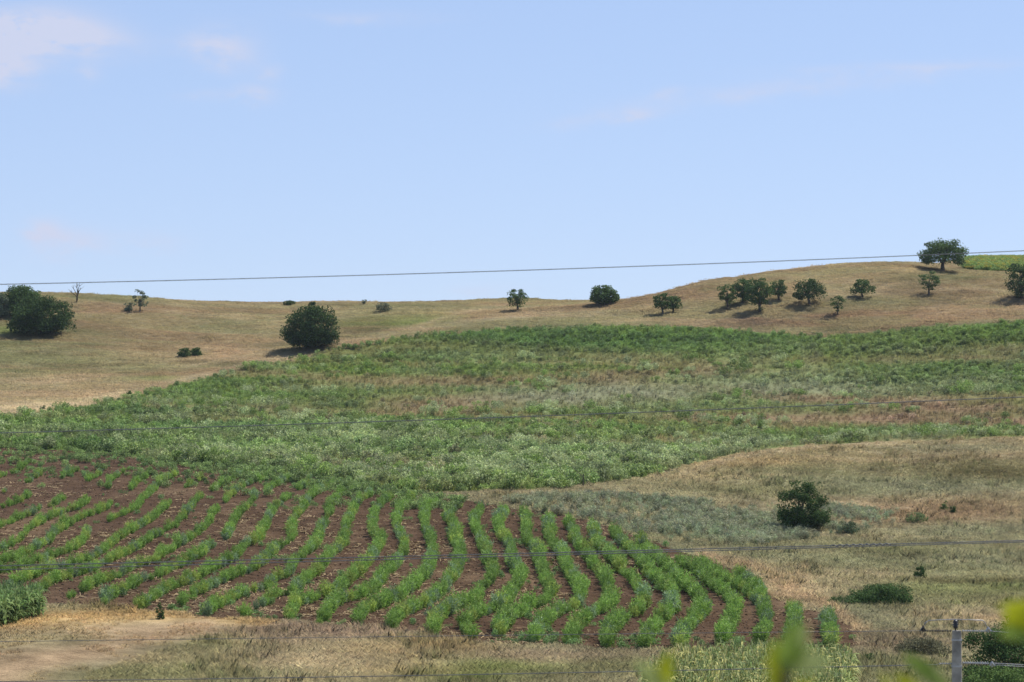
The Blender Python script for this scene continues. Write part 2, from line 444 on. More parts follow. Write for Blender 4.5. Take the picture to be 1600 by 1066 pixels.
def ground_mat(name, fine, mid, amp, bump):
    m, N, L = mat_new(name)
    b, out = principled(m, 1.0, 0.0)
    at = N.new('ShaderNodeAttribute')
    at.attribute_name = 'tint'
    geo = N.new('ShaderNodeNewGeometry')
    n1 = N.new('ShaderNodeTexNoise')
    n1.inputs['Scale'].default_value = fine
    n1.inputs['Detail'].default_value = 5
    n1.inputs['Roughness'].default_value = 0.7
    n2 = N.new('ShaderNodeTexNoise')
    n2.inputs['Scale'].default_value = mid
    n2.inputs['Detail'].default_value = 4
    for n in (n1, n2):
        L.new(geo.outputs['Position'], n.inputs['Vector'])
    ad = N.new('ShaderNodeMath')
    ad.operation = 'ADD'
    L.new(n1.outputs['Fac'], ad.inputs[0])
    L.new(n2.outputs['Fac'], ad.inputs[1])
    mr = N.new('ShaderNodeMapRange')
    mr.inputs['From Min'].default_value = 0.7
    mr.inputs['From Max'].default_value = 1.3
    mr.inputs['To Min'].default_value = 1 - amp
    mr.inputs['To Max'].default_value = 1 + amp
    L.new(ad.outputs[0], mr.inputs[0])
    mx = N.new('ShaderNodeVectorMath')
    mx.operation = 'SCALE'
    L.new(at.outputs['Color'], mx.inputs[0])
    L.new(mr.outputs[0], mx.inputs['Scale'])
    L.new(mx.outputs[0], b.inputs['Base Color'])
    bp = N.new('ShaderNodeBump')
    bp.inputs['Strength'].default_value = 1.0
    bp.inputs['Distance'].default_value = bump
    L.new(n1.outputs['Fac'], bp.inputs['Height'])
    L.new(bp.outputs[0], b.inputs['Normal'])
    return m


def leafy_mat(name, source, color=(1, 1, 1), trans=0.3, vary=0.35, rough=0.6, spec=0.2, gain=1.0, up=0.0):
    """source: 'instancer' tint of a scattered point, 'object' colour of the object, or 'fixed'"""
    m, N, L = mat_new(name)
    b, out = principled(m, rough, spec)
    geo = N.new('ShaderNodeNewGeometry')
    if source == 'instancer':
        a = N.new('ShaderNodeAttribute')
        a.attribute_type = 'INSTANCER'
        a.attribute_name = 'tint'
        csrc = a.outputs['Color']
    elif source == 'object':
        a = N.new('ShaderNodeObjectInfo')
        csrc = a.outputs['Color']
    else:
        a = N.new('ShaderNodeRGB')
        a.outputs[0].default_value = (*color, 1)
        csrc = a.outputs[0]
    mr = N.new('ShaderNodeMapRange')
    mr.inputs['To Min'].default_value = (1 - vary) * gain
    mr.inputs['To Max'].default_value = (1 + vary) * gain
    L.new(geo.outputs['Random Per Island'], mr.inputs[0])
    mx = N.new('ShaderNodeVectorMath')
    mx.operation = 'SCALE'
    L.new(csrc, mx.inputs[0])
    L.new(mr.outputs[0], mx.inputs['Scale'])
    L.new(mx.outputs[0], b.inputs['Base Color'])
    if up:
        sc_ = N.new('ShaderNodeVectorMath')
        sc_.operation = 'SCALE'
        sc_.inputs['Scale'].default_value = 1 - up
        L.new(geo.outputs['Normal'], sc_.inputs[0])
        ad_ = N.new('ShaderNodeVectorMath')
        ad_.operation = 'ADD'
        ad_.inputs[1].default_value = (0, 0, up)
        L.new(sc_.outputs[0], ad_.inputs[0])
        nm_ = N.new('ShaderNodeVectorMath')
        nm_.operation = 'NORMALIZE'
        L.new(ad_.outputs[0], nm_.inputs[0])
        L.new(nm_.outputs[0], b.inputs['Normal'])
    tr = N.new('ShaderNodeBsdfTranslucent')
    L.new(mx.outputs[0], tr.inputs['Color'])
    ms = N.new('ShaderNodeMixShader')
    ms.inputs[0].default_value = trans
    L.new(b.outputs[0], ms.inputs[1])
    L.new(tr.outputs[0], ms.inputs[2])
    L.new(ms.outputs[0], out.inputs['Surface'])
    return m


def plain_mat(name, color, rough=0.8, spec=0.2, metal=0.0, noise=8.0, amp=0.25, bump=0.0):
    m, N, L = mat_new(name)
    b, out = principled(m, rough, spec)
    b.inputs['Metallic'].default_value = metal
    tc = N.new('ShaderNodeTexCoord')
    n = N.new('ShaderNodeTexNoise')
    n.inputs['Scale'].default_value = noise
    n.inputs['Detail'].default_value = 6
    L.new(tc.outputs['Object'], n.inputs['Vector'])
    mr = N.new('ShaderNodeMapRange')
    mr.inputs['From Min'].default_value = 0.3
    mr.inputs['From Max'].default_value = 0.7
    mr.inputs['To Min'].default_value = 1 - amp
    mr.inputs['To Max'].default_value = 1 + amp
    L.new(n.outputs['Fac'], mr.inputs[0])
    mx = N.new('ShaderNodeVectorMath')
    mx.operation = 'SCALE'
    mx.inputs[0].default_value = color
    L.new(mr.outputs[0], mx.inputs['Scale'])
    L.new(mx.outputs[0], b.inputs['Base Color'])
    if bump:
        bp = N.new('ShaderNodeBump')
        bp.inputs['Distance'].default_value = bump
        L.new(n.outputs['Fac'], bp.inputs['Height'])
        L.new(bp.outputs[0], b.inputs['Normal'])
    return m


M_MEADOW = ground_mat('dry_meadow', 5.0, 0.9, 0.35, 0.12)
M_SOIL = ground_mat('ploughed_soil', 7.0, 1.4, 0.45, 0.10)
M_WEED = ground_mat('weedy_soil', 4.0, 0.8, 0.35, 0.10)
M_GRASS = leafy_mat('grass_blades', 'instancer', trans=0.25, vary=0.18, rough=0.9, spec=0.0, up=0.82, gain=1.72)
M_HERB = leafy_mat('herb_leaves', 'instancer', trans=0.3, vary=0.45, rough=0.6, spec=0.2, up=0.46, gain=1.85)
M_CROP = leafy_mat('crop_fern', 'object', trans=0.3, vary=0.45, rough=0.6, spec=0.2, up=0.3, gain=1.66)
M_CROWN = leafy_mat('tree_leaves', 'object', trans=0.25, vary=0.5, rough=0.75, spec=0.06, up=0.25, gain=1.6)
M_CLOD = leafy_mat('clods', 'instancer', trans=0.0, vary=0.2, rough=1.0, spec=0.0)
M_BARK = plain_mat('bark', (0.09, 0.075, 0.06), 0.95, 0.1, 0, 3.0, 0.35)
M_CONC = plain_mat('pole_concrete', (0.30, 0.28, 0.25), 0.9, 0.2, 0, 6.0, 0.35, 0.006)
M_STEEL = plain_mat('galvanised_steel', (0.42, 0.42, 0.43), 0.5, 0.5, 0.6, 10.0, 0.15)
M_BLACK = plain_mat('black_porcelain', (0.018, 0.016, 0.016), 0.35, 0.5, 0, 4.0, 0.1)
M_WIRE = plain_mat('weathered_conductor', (0.16, 0.16, 0.165), 0.6, 0.4, 0.3, 3.0, 0.2)
M_ALU = plain_mat('bright_conductor', (0.34, 0.34, 0.35), 0.5, 0.5, 0.5, 3.0, 0.2)
M_LEAFBR = leafy_mat('near_leaf', 'object', trans=0.5, vary=0.1, rough=0.45, spec=0.3)
M_WOOD = plain_mat('grey_wood', (0.10, 0.085, 0.07), 0.9, 0.1, 0, 6.0, 0.3)


# ------------------------------------------------------------------ object helpers
def mesh_obj(name, verts, faces, mat, parent=None, smooth=False, mesh=None):
    me = mesh or bpy.data.meshes.new(name)
    if mesh is None:
        me.from_pydata([tuple(v) for v in verts], [], [tuple(f) for f in faces])
        if mat is not None:
            me.materials.append(mat)
        if smooth:
            me.polygons.foreach_set('use_smooth', [True] * len(me.polygons))
    o = bpy.data.objects.new(name, me)
    COL.objects.link(o)
    if parent is not None:
        o.parent = parent
    return o


def fast_mesh(name, verts, faces, mat, smooth=False):
    """verts Nx3, faces MxK numpy"""
    me = bpy.data.meshes.new(name)
    verts = np.asarray(verts, np.float32)
    faces = np.asarray(faces, np.int32)
    k = faces.shape[1]
    me.vertices.add(len(verts))
    me.vertices.foreach_set('co', verts.ravel())
    me.loops.add(faces.size)
    me.loops.foreach_set('vertex_index', faces.ravel())
    me.polygons.add(len(faces))
    me.polygons.foreach_set('loop_start', np.arange(0, faces.size, k, dtype=np.int32))
    me.polygons.foreach_set('loop_total', np.full(len(faces), k, np.int32))
    if smooth:
        me.polygons.foreach_set('use_smooth', np.ones(len(faces), bool))
    me.update(calc_edges=True)
    me.validate()
    if mat is not None:
        me.materials.append(mat)
    return me


def link(name, me, parent=None, loc=None):
    o = bpy.data.objects.new(name, me)
    COL.objects.link(o)
    if parent is not None:
        o.parent = parent
    if loc is not None:
        o.location = loc
    return o


def tag(o, label=None, cat=None, group=None, kind=None):
    if label:
        o['label'] = label
    if cat:
        o['category'] = cat
    if group:
        o['group'] = group
    if kind:
        o['kind'] = kind
    return o


def empty(name, loc, label, cat, group=None):
    o = bpy.data.objects.new(name, None)
    COL.objects.link(o)
    o.location = loc
    o.empty_display_size = 0.3
    return tag(o, label, cat, group)


def tube(path, radii, sides=6, caps=True):
    path = np.asarray(path, float)
    n = len(path)
    radii = np.broadcast_to(np.asarray(radii, float), (n,))
    V, Fc = [], []
    for i in range(n):
        t = path[min(i + 1, n - 1)] - path[max(i - 1, 0)]
        t = t / (np.linalg.norm(t) + 1e-9)
        a = np.cross(t, (0, 0, 1) if abs(t[2]) < 0.9 else (1, 0, 0))
        a /= np.linalg.norm(a) + 1e-9
        b = np.cross(t, a)
        for s in range(sides):
            q = 2 * math.pi * s / sides
            V.append(path[i] + radii[i] * (math.cos(q) * a + math.sin(q) * b))
    for i in range(n - 1):
        for s in range(sides):
            s2 = (s + 1) % sides
            Fc.append((i * sides + s, i * sides + s2, (i + 1) * sides + s2, (i + 1) * sides + s))
    if caps:
        Fc.append(tuple(range(sides - 1, -1, -1)))
        Fc.append(tuple((n - 1) * sides + s for s in range(sides)))
    return V, Fc


def join(parts):
    V, Fc = [], []
    for v, f in parts:
        o = len(V)
        V.extend(v)
        Fc.extend(tuple(i + o for i in q) for q in f)
    return V, Fc


def rvec(rng, n):
    v = rng.normal(size=(n, 3))
    return v / (np.linalg.norm(v, axis=1)[:, None] + 1e-9)


def leaf_quads(rng, pos, nrm, length, width):
    """rhombic leaves at pos, facing nrm"""
    n = len(pos)
    t = np.cross(nrm, rvec(rng, n))
    t /= np.linalg.norm(t, axis=1)[:, None] + 1e-9
    b = np.cross(nrm, t)
    L = (length * rng.uniform(0.7, 1.3, n))[:, None]
    W = (width * rng.uniform(0.7, 1.3, n))[:, None]
    V = np.stack([pos - t * L * 0.5, pos + b * W * 0.5, pos + t * L * 0.5, pos - b * W * 0.5], 1).reshape(-1, 3)
    return V, np.arange(4 * n).reshape(-1, 4)


# ------------------------------------------------------------------ the ground: one terrain, cut into named sheets
def terrain():
    u_in = np.linspace(-0.21, 0.21, 330)
    u_l = -np.geomspace(0.212, 0.9, 26)[::-1]
    u = np.concatenate([u_l, u_in, -u_l[::-1]])
    Y = np.concatenate([np.arange(-30, 96, 3.0), np.arange(96, 104, 1.5), np.arange(104, 290, 0.6), np.arange(290, 660, 1.5), np.geomspace(662, 900, 14)])
    U, YY = np.meshgrid(u, Y)
    X = U * (YY + 14.0 + 40.0 * np.clip((110 - YY) / 110, 0, 1.3))
    x, y = X.ravel(), YY.ravel()
    z = height(x, y)
    px, py = project(x, np.maximum(y, 1.0), z)
    nu, ny = len(u), len(Y)
    zone = zone_of(x, y, px, py)
    soil = zone == 1
    z = z + np.where(soil, (fbm(x / 0.5, y / 0.5, 81, 3) - 0.5) * 0.14, 0)
    tint = cover(x, y, px, py, zone)
    idx = np.arange(nu * ny).reshape(ny, nu)
    q = np.stack([idx[:-1, :-1], idx[:-1, 1:], idx[1:, 1:], idx[1:, :-1]], -1).reshape(-1, 4)
    fz = zone[q].max(1) * 0 + np.median(zone[q], axis=1).astype(int)
    V = np.stack([x, y, z], 1)
    for code, name, mat in ((0, 'hillside_meadow', M_MEADOW), (1, 'ploughed_field', M_SOIL), (2, 'weedy_field', M_WEED), (3, 'sunflower_field', M_WEED)):
        f = q[fz == code]
        used, inv = np.unique(f.ravel(), return_inverse=True)
        me = fast_mesh(name, V[used], inv.reshape(-1, 4), mat, smooth=True)
        at = me.attributes.new('tint', 'FLOAT_COLOR', 'POINT')
        at.data.foreach_set('color', np.concatenate([tint[used], np.ones((len(used), 1))], 1).astype(np.float32).ravel())
        o = link(name, me)
        tag(o, kind='structure')
    return V, q, fz, px, py


TV, TQ, TZ, TPX, TPY = terrain()
# area each terrain face covers in the photograph, with a floor so that hidden slopes are planted too
_c = TQ
_dx = np.abs(TPX[_c[:, 1]] - TPX[_c[:, 0]])
_dy = np.clip(TPY[_c[:, 0]] - TPY[_c[:, 3]], 0.35, None)
FAREA = _dx * _dy
FCX, FCY = TPX[_c].mean(1), TPY[_c].mean(1)
FYY = TV[_c][:, :, 1].mean(1)
INVIEW = (FCX > -60) & (FCX < 1660) & (FCY < 1130) & (FCY > 380) & (FYY > 98) & (FYY < 560)


def scatter(rng, mask, n, extra=None):
    w = FAREA * (mask & INVIEW)
    if extra is not None:
        w = w * extra
    f = rng.choice(len(w), n, p=w / w.sum())
    a, b = rng.random(n)[:, None], rng.random(n)[:, None]
    q = TV[TQ[f]]
    p = q[:, 0] * (1 - a) * (1 - b) + q[:, 1] * a * (1 - b) + q[:, 2] * a * b + q[:, 3] * (1 - a) * b
    px, py = project(p[:, 0], p[:, 1], p[:, 2])
    return p, px, py


_gn_cache = {}


def gn_tree(coll):
    ng = bpy.data.node_groups.new('scatter_' + coll.name, 'GeometryNodeTree')
    ng.interface.new_socket('Geometry', in_out='INPUT', socket_type='NodeSocketGeometry')
    ng.interface.new_socket('Geometry', in_out='OUTPUT', socket_type='NodeSocketGeometry')
    N, L = ng.nodes, ng.links
    gi, go = N.new('NodeGroupInput'), N.new('NodeGroupOutput')
    ci = N.new('GeometryNodeCollectionInfo')
    ci.inputs['Collection'].default_value = coll
    ci.inputs['Separate Children'].default_value = True
    ci.inputs['Reset Children'].default_value = True
    ip = N.new('GeometryNodeInstanceOnPoints')
    ip.inputs['Pick Instance'].default_value = True

    def attr(name, t):
        n = N.new('GeometryNodeInputNamedAttribute')
        n.data_type = t
        n.inputs['Name'].default_value = name
        return n.outputs['Attribute']
    L.new(gi.outputs[0], ip.inputs['Points'])
    L.new(ci.outputs[0], ip.inputs['Instance'])
    L.new(attr('idx', 'INT'), ip.inputs['Instance Index'])
    e2r = N.new('FunctionNodeEulerToRotation')
    L.new(attr('rot', 'FLOAT_VECTOR'), e2r.inputs[0])
    L.new(e2r.outputs[0], ip.inputs['Rotation'])
    L.new(attr('sc', 'FLOAT_VECTOR'), ip.inputs['Scale'])
    L.new(ip.outputs[0], go.inputs[0])
    return ng


def protos(name, meshes):
    coll = bpy.data.collections.new(name)
    for i, me in enumerate(meshes):
        o = bpy.data.objects.new(name + '_%02d' % i, me)
        coll.objects.link(o)
    return coll, len(meshes)


def stuff(name, coll_n, p, scale, tint, rng, label, cat, tilt=0.0):
    coll, k = coll_n
    n = len(p)
    me = bpy.data.meshes.new(name)
    me.vertices.add(n)
    me.vertices.foreach_set('co', np.asarray(p, np.float32).ravel())
    at = me.attributes.new('tint', 'FLOAT_COLOR', 'POINT')
    at.data.foreach_set('color', np.concatenate([tint, np.ones((n, 1))], 1).astype(np.float32).ravel())
    at = me.attributes.new('sc', 'FLOAT_VECTOR', 'POINT')
    scale = np.asarray(scale, float)
    if scale.ndim == 1:
        scale = np.stack([scale] * 3, 1)
    at.data.foreach_set('vector', scale.astype(np.float32).ravel())
    at = me.attributes.new('rot', 'FLOAT_VECTOR', 'POINT')
    r = np.stack([rng.normal(0, 1, n) * tilt, rng.normal(0, 1, n) * tilt, rng.uniform(0, 6.283, n)], 1)
    at.data.foreach_set('vector', r.astype(np.float32).ravel())
    at = me.attributes.new('idx', 'INT', 'POINT')
    at.data.foreach_set('value', rng.integers(0, k, n).astype(np.int32))
    o = link(name, me)
    if coll.name not in _gn_cache:
        _gn_cache[coll.name] = gn_tree(coll)
    md = o.modifiers.new('scatter', 'NODES')
    md.node_group = _gn_cache[coll.name]
    return tag(o, label, cat, kind='stuff')


# ------------------------------------------------------------------ small plant shapes
def grass_tuft(seed, blades=24, spread=0.22, h=0.42, w=0.022, lean=0.35, heads=False):
    rng = np.random.default_rng(seed)
    n = blades
    base = np.stack([rng.normal(0, spread * 0.6, n), rng.normal(0, spread * 0.6, n), np.full(n, -0.04)], 1)
    ang = rng.uniform(0, 6.283, n)
    ln = rng.uniform(0.1, lean, n)
    hh = h * rng.uniform(0.55, 1.25, n)
    side = np.stack([-np.sin(ang), np.cos(ang), np.zeros(n)], 1)
    side = side + rng.normal(0, 0.5, (n, 3)) * [1, 1, 0]
    side /= np.linalg.norm(side, axis=1)[:, None]
    d = np.stack([np.cos(ang) * ln, np.sin(ang) * ln, np.ones(n)], 1)
    mid = base + d * (hh * 0.55)[:, None]
    tip = base + np.stack([np.cos(ang) * ln * 1.9, np.sin(ang) * ln * 1.9, np.full(n, 0.93)], 1) * hh[:, None]
    W = (w * rng.uniform(0.6, 1.4, n))[:, None]
    V = np.stack([base - side * W * 0.6, base + side * W * 0.6, mid + side * W * 0.5, tip, mid - side * W * 0.5], 1).reshape(-1, 3)
    return fast_mesh('grass_tuft', V, np.arange(5 * n).reshape(-1, 5), M_GRASS)


def herb_clump(seed, n=110, r=0.4, h=0.6, L=0.14, W=0.055, mat=None, up=0.5):
    rng = np.random.default_rng(seed)
    lobes = rng.integers(3, 6)
    pos = []
    for k in range(lobes):
        c = np.array([rng.normal(0, r * 0.45), rng.normal(0, r * 0.45), h * rng.uniform(0.35, 0.7)])
        v = rvec(rng, n // lobes) * (rng.random((n // lobes, 1)) ** 0.4) * np.array([r * 0.55, r * 0.55, h * 0.4]) + c
        pos.append(v)
    pos = np.concatenate(pos)
    pos[:, 2] = np.maximum(pos[:, 2], 0.02)
    nrm = rvec(rng, len(pos)) + np.array([0, 0, up])
    nrm /= np.linalg.norm(nrm, axis=1)[:, None]
    V, Fq = leaf_quads(rng, pos, nrm, L, W)
    return fast_mesh('herb_clump', V, Fq, mat or M_HERB)


def fern_plant(seed):
    """feathery crop plant: arching stems set with fine needle sprays"""
    rng = np.random.default_rng(seed)
    V, Fc = [], []
    k = 0
    for s in range(24):
        ang = rng.uniform(0, 6.283)
        out = 0.40 * math.sqrt(rng.random())
        h = rng.uniform(0.5, 0.92) * (1 - 0.35 * (out / 0.4) ** 2)
        tip = np.array([math.cos(ang) * out, math.sin(ang) * out, h])
        b = np.array([math.cos(ang) * 0.06, math.sin(ang) * 0.06, -0.03])
        q_ = len(V)
        sd0 = np.array([-math.sin(ang), math.cos(ang), 0]) * 0.008
        V += [np.array([0, 0, -0.03]) - sd0, np.array([0, 0, -0.03]) + sd0, tip + sd0 * 0.4, tip - sd0 * 0.4]
        Fc.append((q_, q_ + 1, q_ + 2, q_ + 3))
        k += 4
        for j in range(20):
            t = rng.uniform(0.22, 1.0)
            p = b + (tip - b) * t + rng.normal(0, 0.035, 3)
            p[2] = max(p[2], 0.02)
            d = rng.normal(0, 1, 3) + np.array([math.cos(ang) * 0.5, math.sin(ang) * 0.5, 0.5])
            d /= np.linalg.norm(d)
            sd = np.cross(d, rng.normal(0, 1, 3))
            sd /= np.linalg.norm(sd) + 1e-9
            Ln, Wd = rng.uniform(0.09, 0.19), rng.uniform(0.016, 0.042)
            V += [p - sd * Wd * 0.5, p + sd * Wd * 0.5, p + d * Ln + sd * Wd * 0.25, p + d * Ln - sd * Wd * 0.25]
            Fc.append((k, k + 1, k + 2, k + 3))
            k += 4
    return fast_mesh('fern_plant', np.array(V), np.array(Fc), M_CROP)


def clod_mesh(seed):
    rng = np.random.default_rng(seed)
    t = (1 + 5 ** 0.5) / 2
    v = np.array([(-1, t, 0), (1, t, 0), (-1, -t, 0), (1, -t, 0), (0, -1, t), (0, 1, t), (0, -1, -t), (0, 1, -t), (t, 0, -1), (t, 0, 1), (-t, 0, -1), (-t, 0, 1)], float) / 1.9
    v *= rng.uniform(0.7, 1.25, (12, 1))
    v *= np.array([1, rng.uniform(0.6, 1), rng.uniform(0.45, 0.8)])
    f = np.array([(0, 11, 5), (0, 5, 1), (0, 1, 7), (0, 7, 10), (0, 10, 11), (1, 5, 9), (5, 11, 4), (11, 10, 2), (10, 7, 6), (7, 1, 8), (3, 9, 4), (3, 4, 2), (3, 2, 6), (3, 6, 8), (3, 8, 9), (4, 9, 5), (2, 4, 11), (6, 2, 10), (8, 6, 7), (9, 8, 1)])
    return fast_mesh('clod', v, f, M_CLOD)


def straw_bits(seed):
    rng = np.random.default_rng(seed)
    V, Fc = [], []
    for i in range(9):
        c = np.append(rng.normal(0, 0.14, 2), 0.02 + rng.random() * 0.05)
        a = rng.uniform(0, 3.14)
        d = np.array([math.cos(a), math.sin(a), rng.normal(0, 0.2)]) * rng.uniform(0.06, 0.16)
        s = np.array([-math.sin(a), math.cos(a), rng.normal(0, 0.4)]) * 0.012
        k = len(V)
        V += [c - d - s, c - d + s, c + d + s, c + d - s]
        Fc.append((k, k + 1, k + 2, k + 3))
    return fast_mesh('straw_bits', np.array(V), np.array(Fc), M_CLOD)


def maize_plant(seed, M=None):
    rng = np.random.default_rng(seed)
    V, Fc = [], []

    def strip(pts, ws, side):
        k = len(V)
        for p, w in zip(pts, ws):
            V.append(p - side * w)
            V.append(p + side * w)
        for i in range(len(pts) - 1):
            Fc.append((k + 2 * i, k + 2 * i + 1, k + 2 * i + 3, k + 2 * i + 2))
    H = 1.15
    strip([np.array((0, 0, -0.05)), np.array((0, 0, H * 0.5)), np.array((0.02, 0, H))], [0.02, 0.016, 0.008], np.array((1.0, 0, 0)))
    strip([np.array((0, 0, -0.05)), np.array((0, 0, H * 0.5)), np.array((0.02, 0, H))], [0.02, 0.016, 0.008], np.array((0, 1.0, 0)))
    a = rng.uniform(0, 6.28)
    for i in range(11):
        a += math.pi + rng.normal(0, 0.5)
        z = H * (0.12 + 0.8 * i / 11)
        Ln = rng.uniform(0.32, 0.55) * (1 - 0.3 * abs(i / 11 - 0.5))
        d = np.array((math.cos(a), math.sin(a), 0))
        s = np.array((-math.sin(a), math.cos(a), rng.normal(0, 0.25)))
        p0 = np.array((0, 0, z))
        strip([p0, p0 + d * Ln * 0.35 + np.array((0, 0, Ln * 0.42)), p0 + d * Ln * 0.75 + np.array((0, 0, Ln * 0.40)), p0 + d * Ln * 1.05 + np.array((0, 0, Ln * rng.uniform(-0.1, 0.25)))],
              [0.018, 0.035, 0.03, 0.004], s)
    for i in range(5):
        a = rng.uniform(0, 6.28)
        d = np.array((math.cos(a) * 0.1, math.sin(a) * 0.1, 0.2))
        strip([np.array((0.02, 0, H - 0.02)), np.array((0.02, 0, H)) + d], [0.008, 0.006], np.array((-math.sin(a), math.cos(a), 0)))
    return fast_mesh('maize_plant', np.array(V), np.array(Fc), M_HERB)


P_GRASS = protos('grass_tuft', [grass_tuft(s, 40, 0.30, 0.34, 0.013, 0.5) for s in range(6)])
P_TALL = protos('tall_grass_tuft', [grass_tuft(40 + s, 30, 0.25, 0.6, 0.014, 0.35) for s in range(5)])
P_HERB = protos('herb_clump', [herb_clump(60 + s, 200, 0.46, 0.62, 0.15, 0.06) for s in range(6)])
P_SPIKY = protos('spiky_weed', [herb_clump(80 + s, 130, 0.34, 0.75, 0.22, 0.03, up=-0.3) for s in range(5)])
P_BUSH = protos('weed_bush', [herb_clump(180 + s, 420, 0.7, 0.95, 0.17, 0.06) for s in range(5)])
P_FARG = protos('far_grass_tuft', [grass_tuft(100 + s, 30, 0.55, 0.30, 0.03, 0.6) for s in range(5)])
P_CLOD = protos('soil_clod', [clod_mesh(120 + s) for s in range(5)])
P_STRAW = protos('straw_litter', [straw_bits(140 + s) for s in range(4)])
P_MAIZE = protos('maize_plant', [maize_plant(160 + s) for s in range(5)])

# ------------------------------------------------------------------ scattered cover
rng = np.random.default_rng(7)


def tints(p, px, py, zone, r=0.10):
    t = cover(p[:, 0], p[:, 1], px, py, np.full(len(p), zone))
    return t * rng.uniform(1 - r, 1 + r, (len(p), 1)) * rng.uniform(0.96, 1.04, (len(p), 3))


# short dry grass of the near meadow (beyond the field edge, right spur and foreground)
BARE = [(-60, 1100), (-60, 1026), (0, 1014), (110, 992), (190, 974), (250, 964), (380, 970), (400, 980), (320, 998), (240, 1024), (150, 1048), (90, 1100)]
p, px, py = scatter(rng, (TZ == 0) & (FYY < 290), 68000)
keep = ~(inside(BARE, px, py) & (rng.random(len(px)) < 0.55 + 0.45 * sstep(0.35, 0.6, fbm(p[:, 0] / 2, p[:, 1] / 4, 97)))) & ~(inside([(-60, 1005), (0, 1000), (80, 968), (200, 962), (190, 978), (60, 1000), (-60, 1020)], px, py) & (rng.random(len(px)) < 0.75))
p, px, py = p[keep], px[keep], py[keep]
s = rng.uniform(0.5, 0.9, len(p)) * (0.65 + 0.7 * fbm(p[:, 0] / 5, p[:, 1] / 5, 90))
s = s * np.where(inside([(-60, 1100), (-60, 955), (60, 950), (330, 966), (430, 978), (380, 992), (260, 1018), (120, 1070)], px, py), 0.55, 1.0)
stuff('meadow_grass', P_GRASS, p, np.stack([s * 1.15, s * 1.15, s * 0.8], 1), tints(p, px, py, 0), rng, 'dry beige and olive grass covering the near meadow and the right spur', 'grass', 0.06)
p, px, py = scatter(rng, (TZ == 0) & (FYY < 290), 11000)
n = fbm(p[:, 0] / 3.5, p[:, 1] / 6, 101)
keep = (rng.random(len(p)) < sstep(0.44, 0.66, n)) & ~inside(BARE, px, py) & ~inside([(-60, 1030), (-60, 950), (330, 962), (420, 980), (60, 1005)], px, py)
p, px, py = p[keep], px[keep], py[keep]
t = tints(p, px, py, 0, 0.25) * np.where((rng.random(len(p)) < 0.5)[:, None], np.array((0.72, 0.78, 0.70)), np.array((1.0, 0.97, 0.92)))
stuff('tall_meadow_grass', P_TALL, p, np.stack([rng.uniform(0.7, 1.2, len(p))] * 2 + [rng.uniform(0.5, 1.0, len(p))], 1), t, rng, 'taller tufts of seeding grass scattered over the near meadow', 'grass', 0.08)
# far slopes
p, px, py = scatter(rng, (TZ == 0) & (FYY >= 290), 36000)
s = rng.uniform(0.5, 1.3, len(p)) * (0.6 + 0.6 * fbm(p[:, 0] / 9, p[:, 1] / 9, 91))
stuff('hill_grass', P_FARG, p, np.stack([s, s, s * 0.55], 1), tints(p, px, py, 0), rng, 'sun-bleached golden grass on the far hill slopes under the skyline', 'grass', 0.06)
# weedy field
p, px, py = scatter(rng, TZ == 2, 24000)
t = tints(p, px, py, 2, 0.42)
dens = (t[:, 1] - t[:, 0]) / t[:, 1]
keep = rng.random(len(p)) < 0.10 + 0.9 * sstep(0.02, 0.22, dens)
p, px, py, t = p[keep], px[keep], py[keep], t[keep]
lift = sstep(330, 260, p[:, 1])
s = (0.45 + 1.15 * rng.random(len(p)) ** 2) * (0.72 + 0.5 * lift)
sel = rng.random(len(p)) < 0.72
stuff('weed_cover', P_HERB, p[sel], s[sel], t[sel] * 1.05, rng, 'mixed bushy green weeds covering the middle of the slope', 'weeds', 0.1)
stuff('spiky_weed_cover', P_SPIKY, p[~sel], s[~sel] * 0.9, t[~sel] * 1.05, rng, 'taller spiky green weeds standing among the bushy weeds of the slope', 'weeds', 0.1)
p, px, py = scatter(rng, TZ == 2, 17000)
stuff('weedy_field_grass', P_TALL, p, rng.uniform(0.5, 1.1, len(p)), tints(p, px, py, 2) * 1.15, rng, 'thin grass growing between the green weeds on the slope', 'grass', 0.08)
p, px, py = scatter(rng, (TZ == 2) & (FCY > 560), 3000)
n = fbm(p[:, 0] / 8, p[:, 1] / 8, 99)
keep = rng.random(len(p)) < sstep(0.40, 0.62, n) * (0.25 + 0.75 * sstep(620, 700, py))
p, px, py = p[keep], px[keep], py[keep]
t = np.where((rng.random(len(p)) < 0.45)[:, None], C['sage'] * 1.1, C['green']) * rng.uniform(0.65, 1.3, (len(p), 1))
stuff('weed_bushes', P_BUSH, p, rng.uniform(0.55, 1.35, len(p)), t, rng, 'larger leafy weed bushes dotted through the lower green slope', 'weeds', 0.1)
# grey green thistles beside the lone tree
msk = inside(SILVER, FCX, FCY) & (FYY < 240)
p, px, py = scatter(rng, msk & (TZ == 0), 4600)
p = p[np.argsort(rng.random(len(p)))]
t = np.array((0.178, 0.19, 0.10)) * rng.uniform(0.5, 1.45, (len(p), 1)) * rng.uniform(0.9, 1.1, (len(p), 3))
n = fbm(p[:, 0] / 4, p[:, 1] / 7, 95)
edge_d = np.min([np.hypot((px - a) * 0.35, py - b) for a, b in [(c0 + (d0 - c0) * q_, c1 + (d1 - c1) * q_) for (c0, c1), (d0, d1) in zip(SILVER, SILVER[1:] + SILVER[:1]) for q_ in (0, 0.25, 0.5, 0.75)]], axis=0)
keep = rng.random(len(p)) < (sstep(0.34, 0.56, n) * 0.8 + 0.12) * (0.25 + 0.75 * sstep(2, 14, edge_d))
stuff('thistle_patch', P_SPIKY, p[keep], rng.uniform(0.5, 1.0, keep.sum()), t[keep], rng, 'grey-green thistle patch around the foot of the lone bushy tree', 'weeds', 0.1)
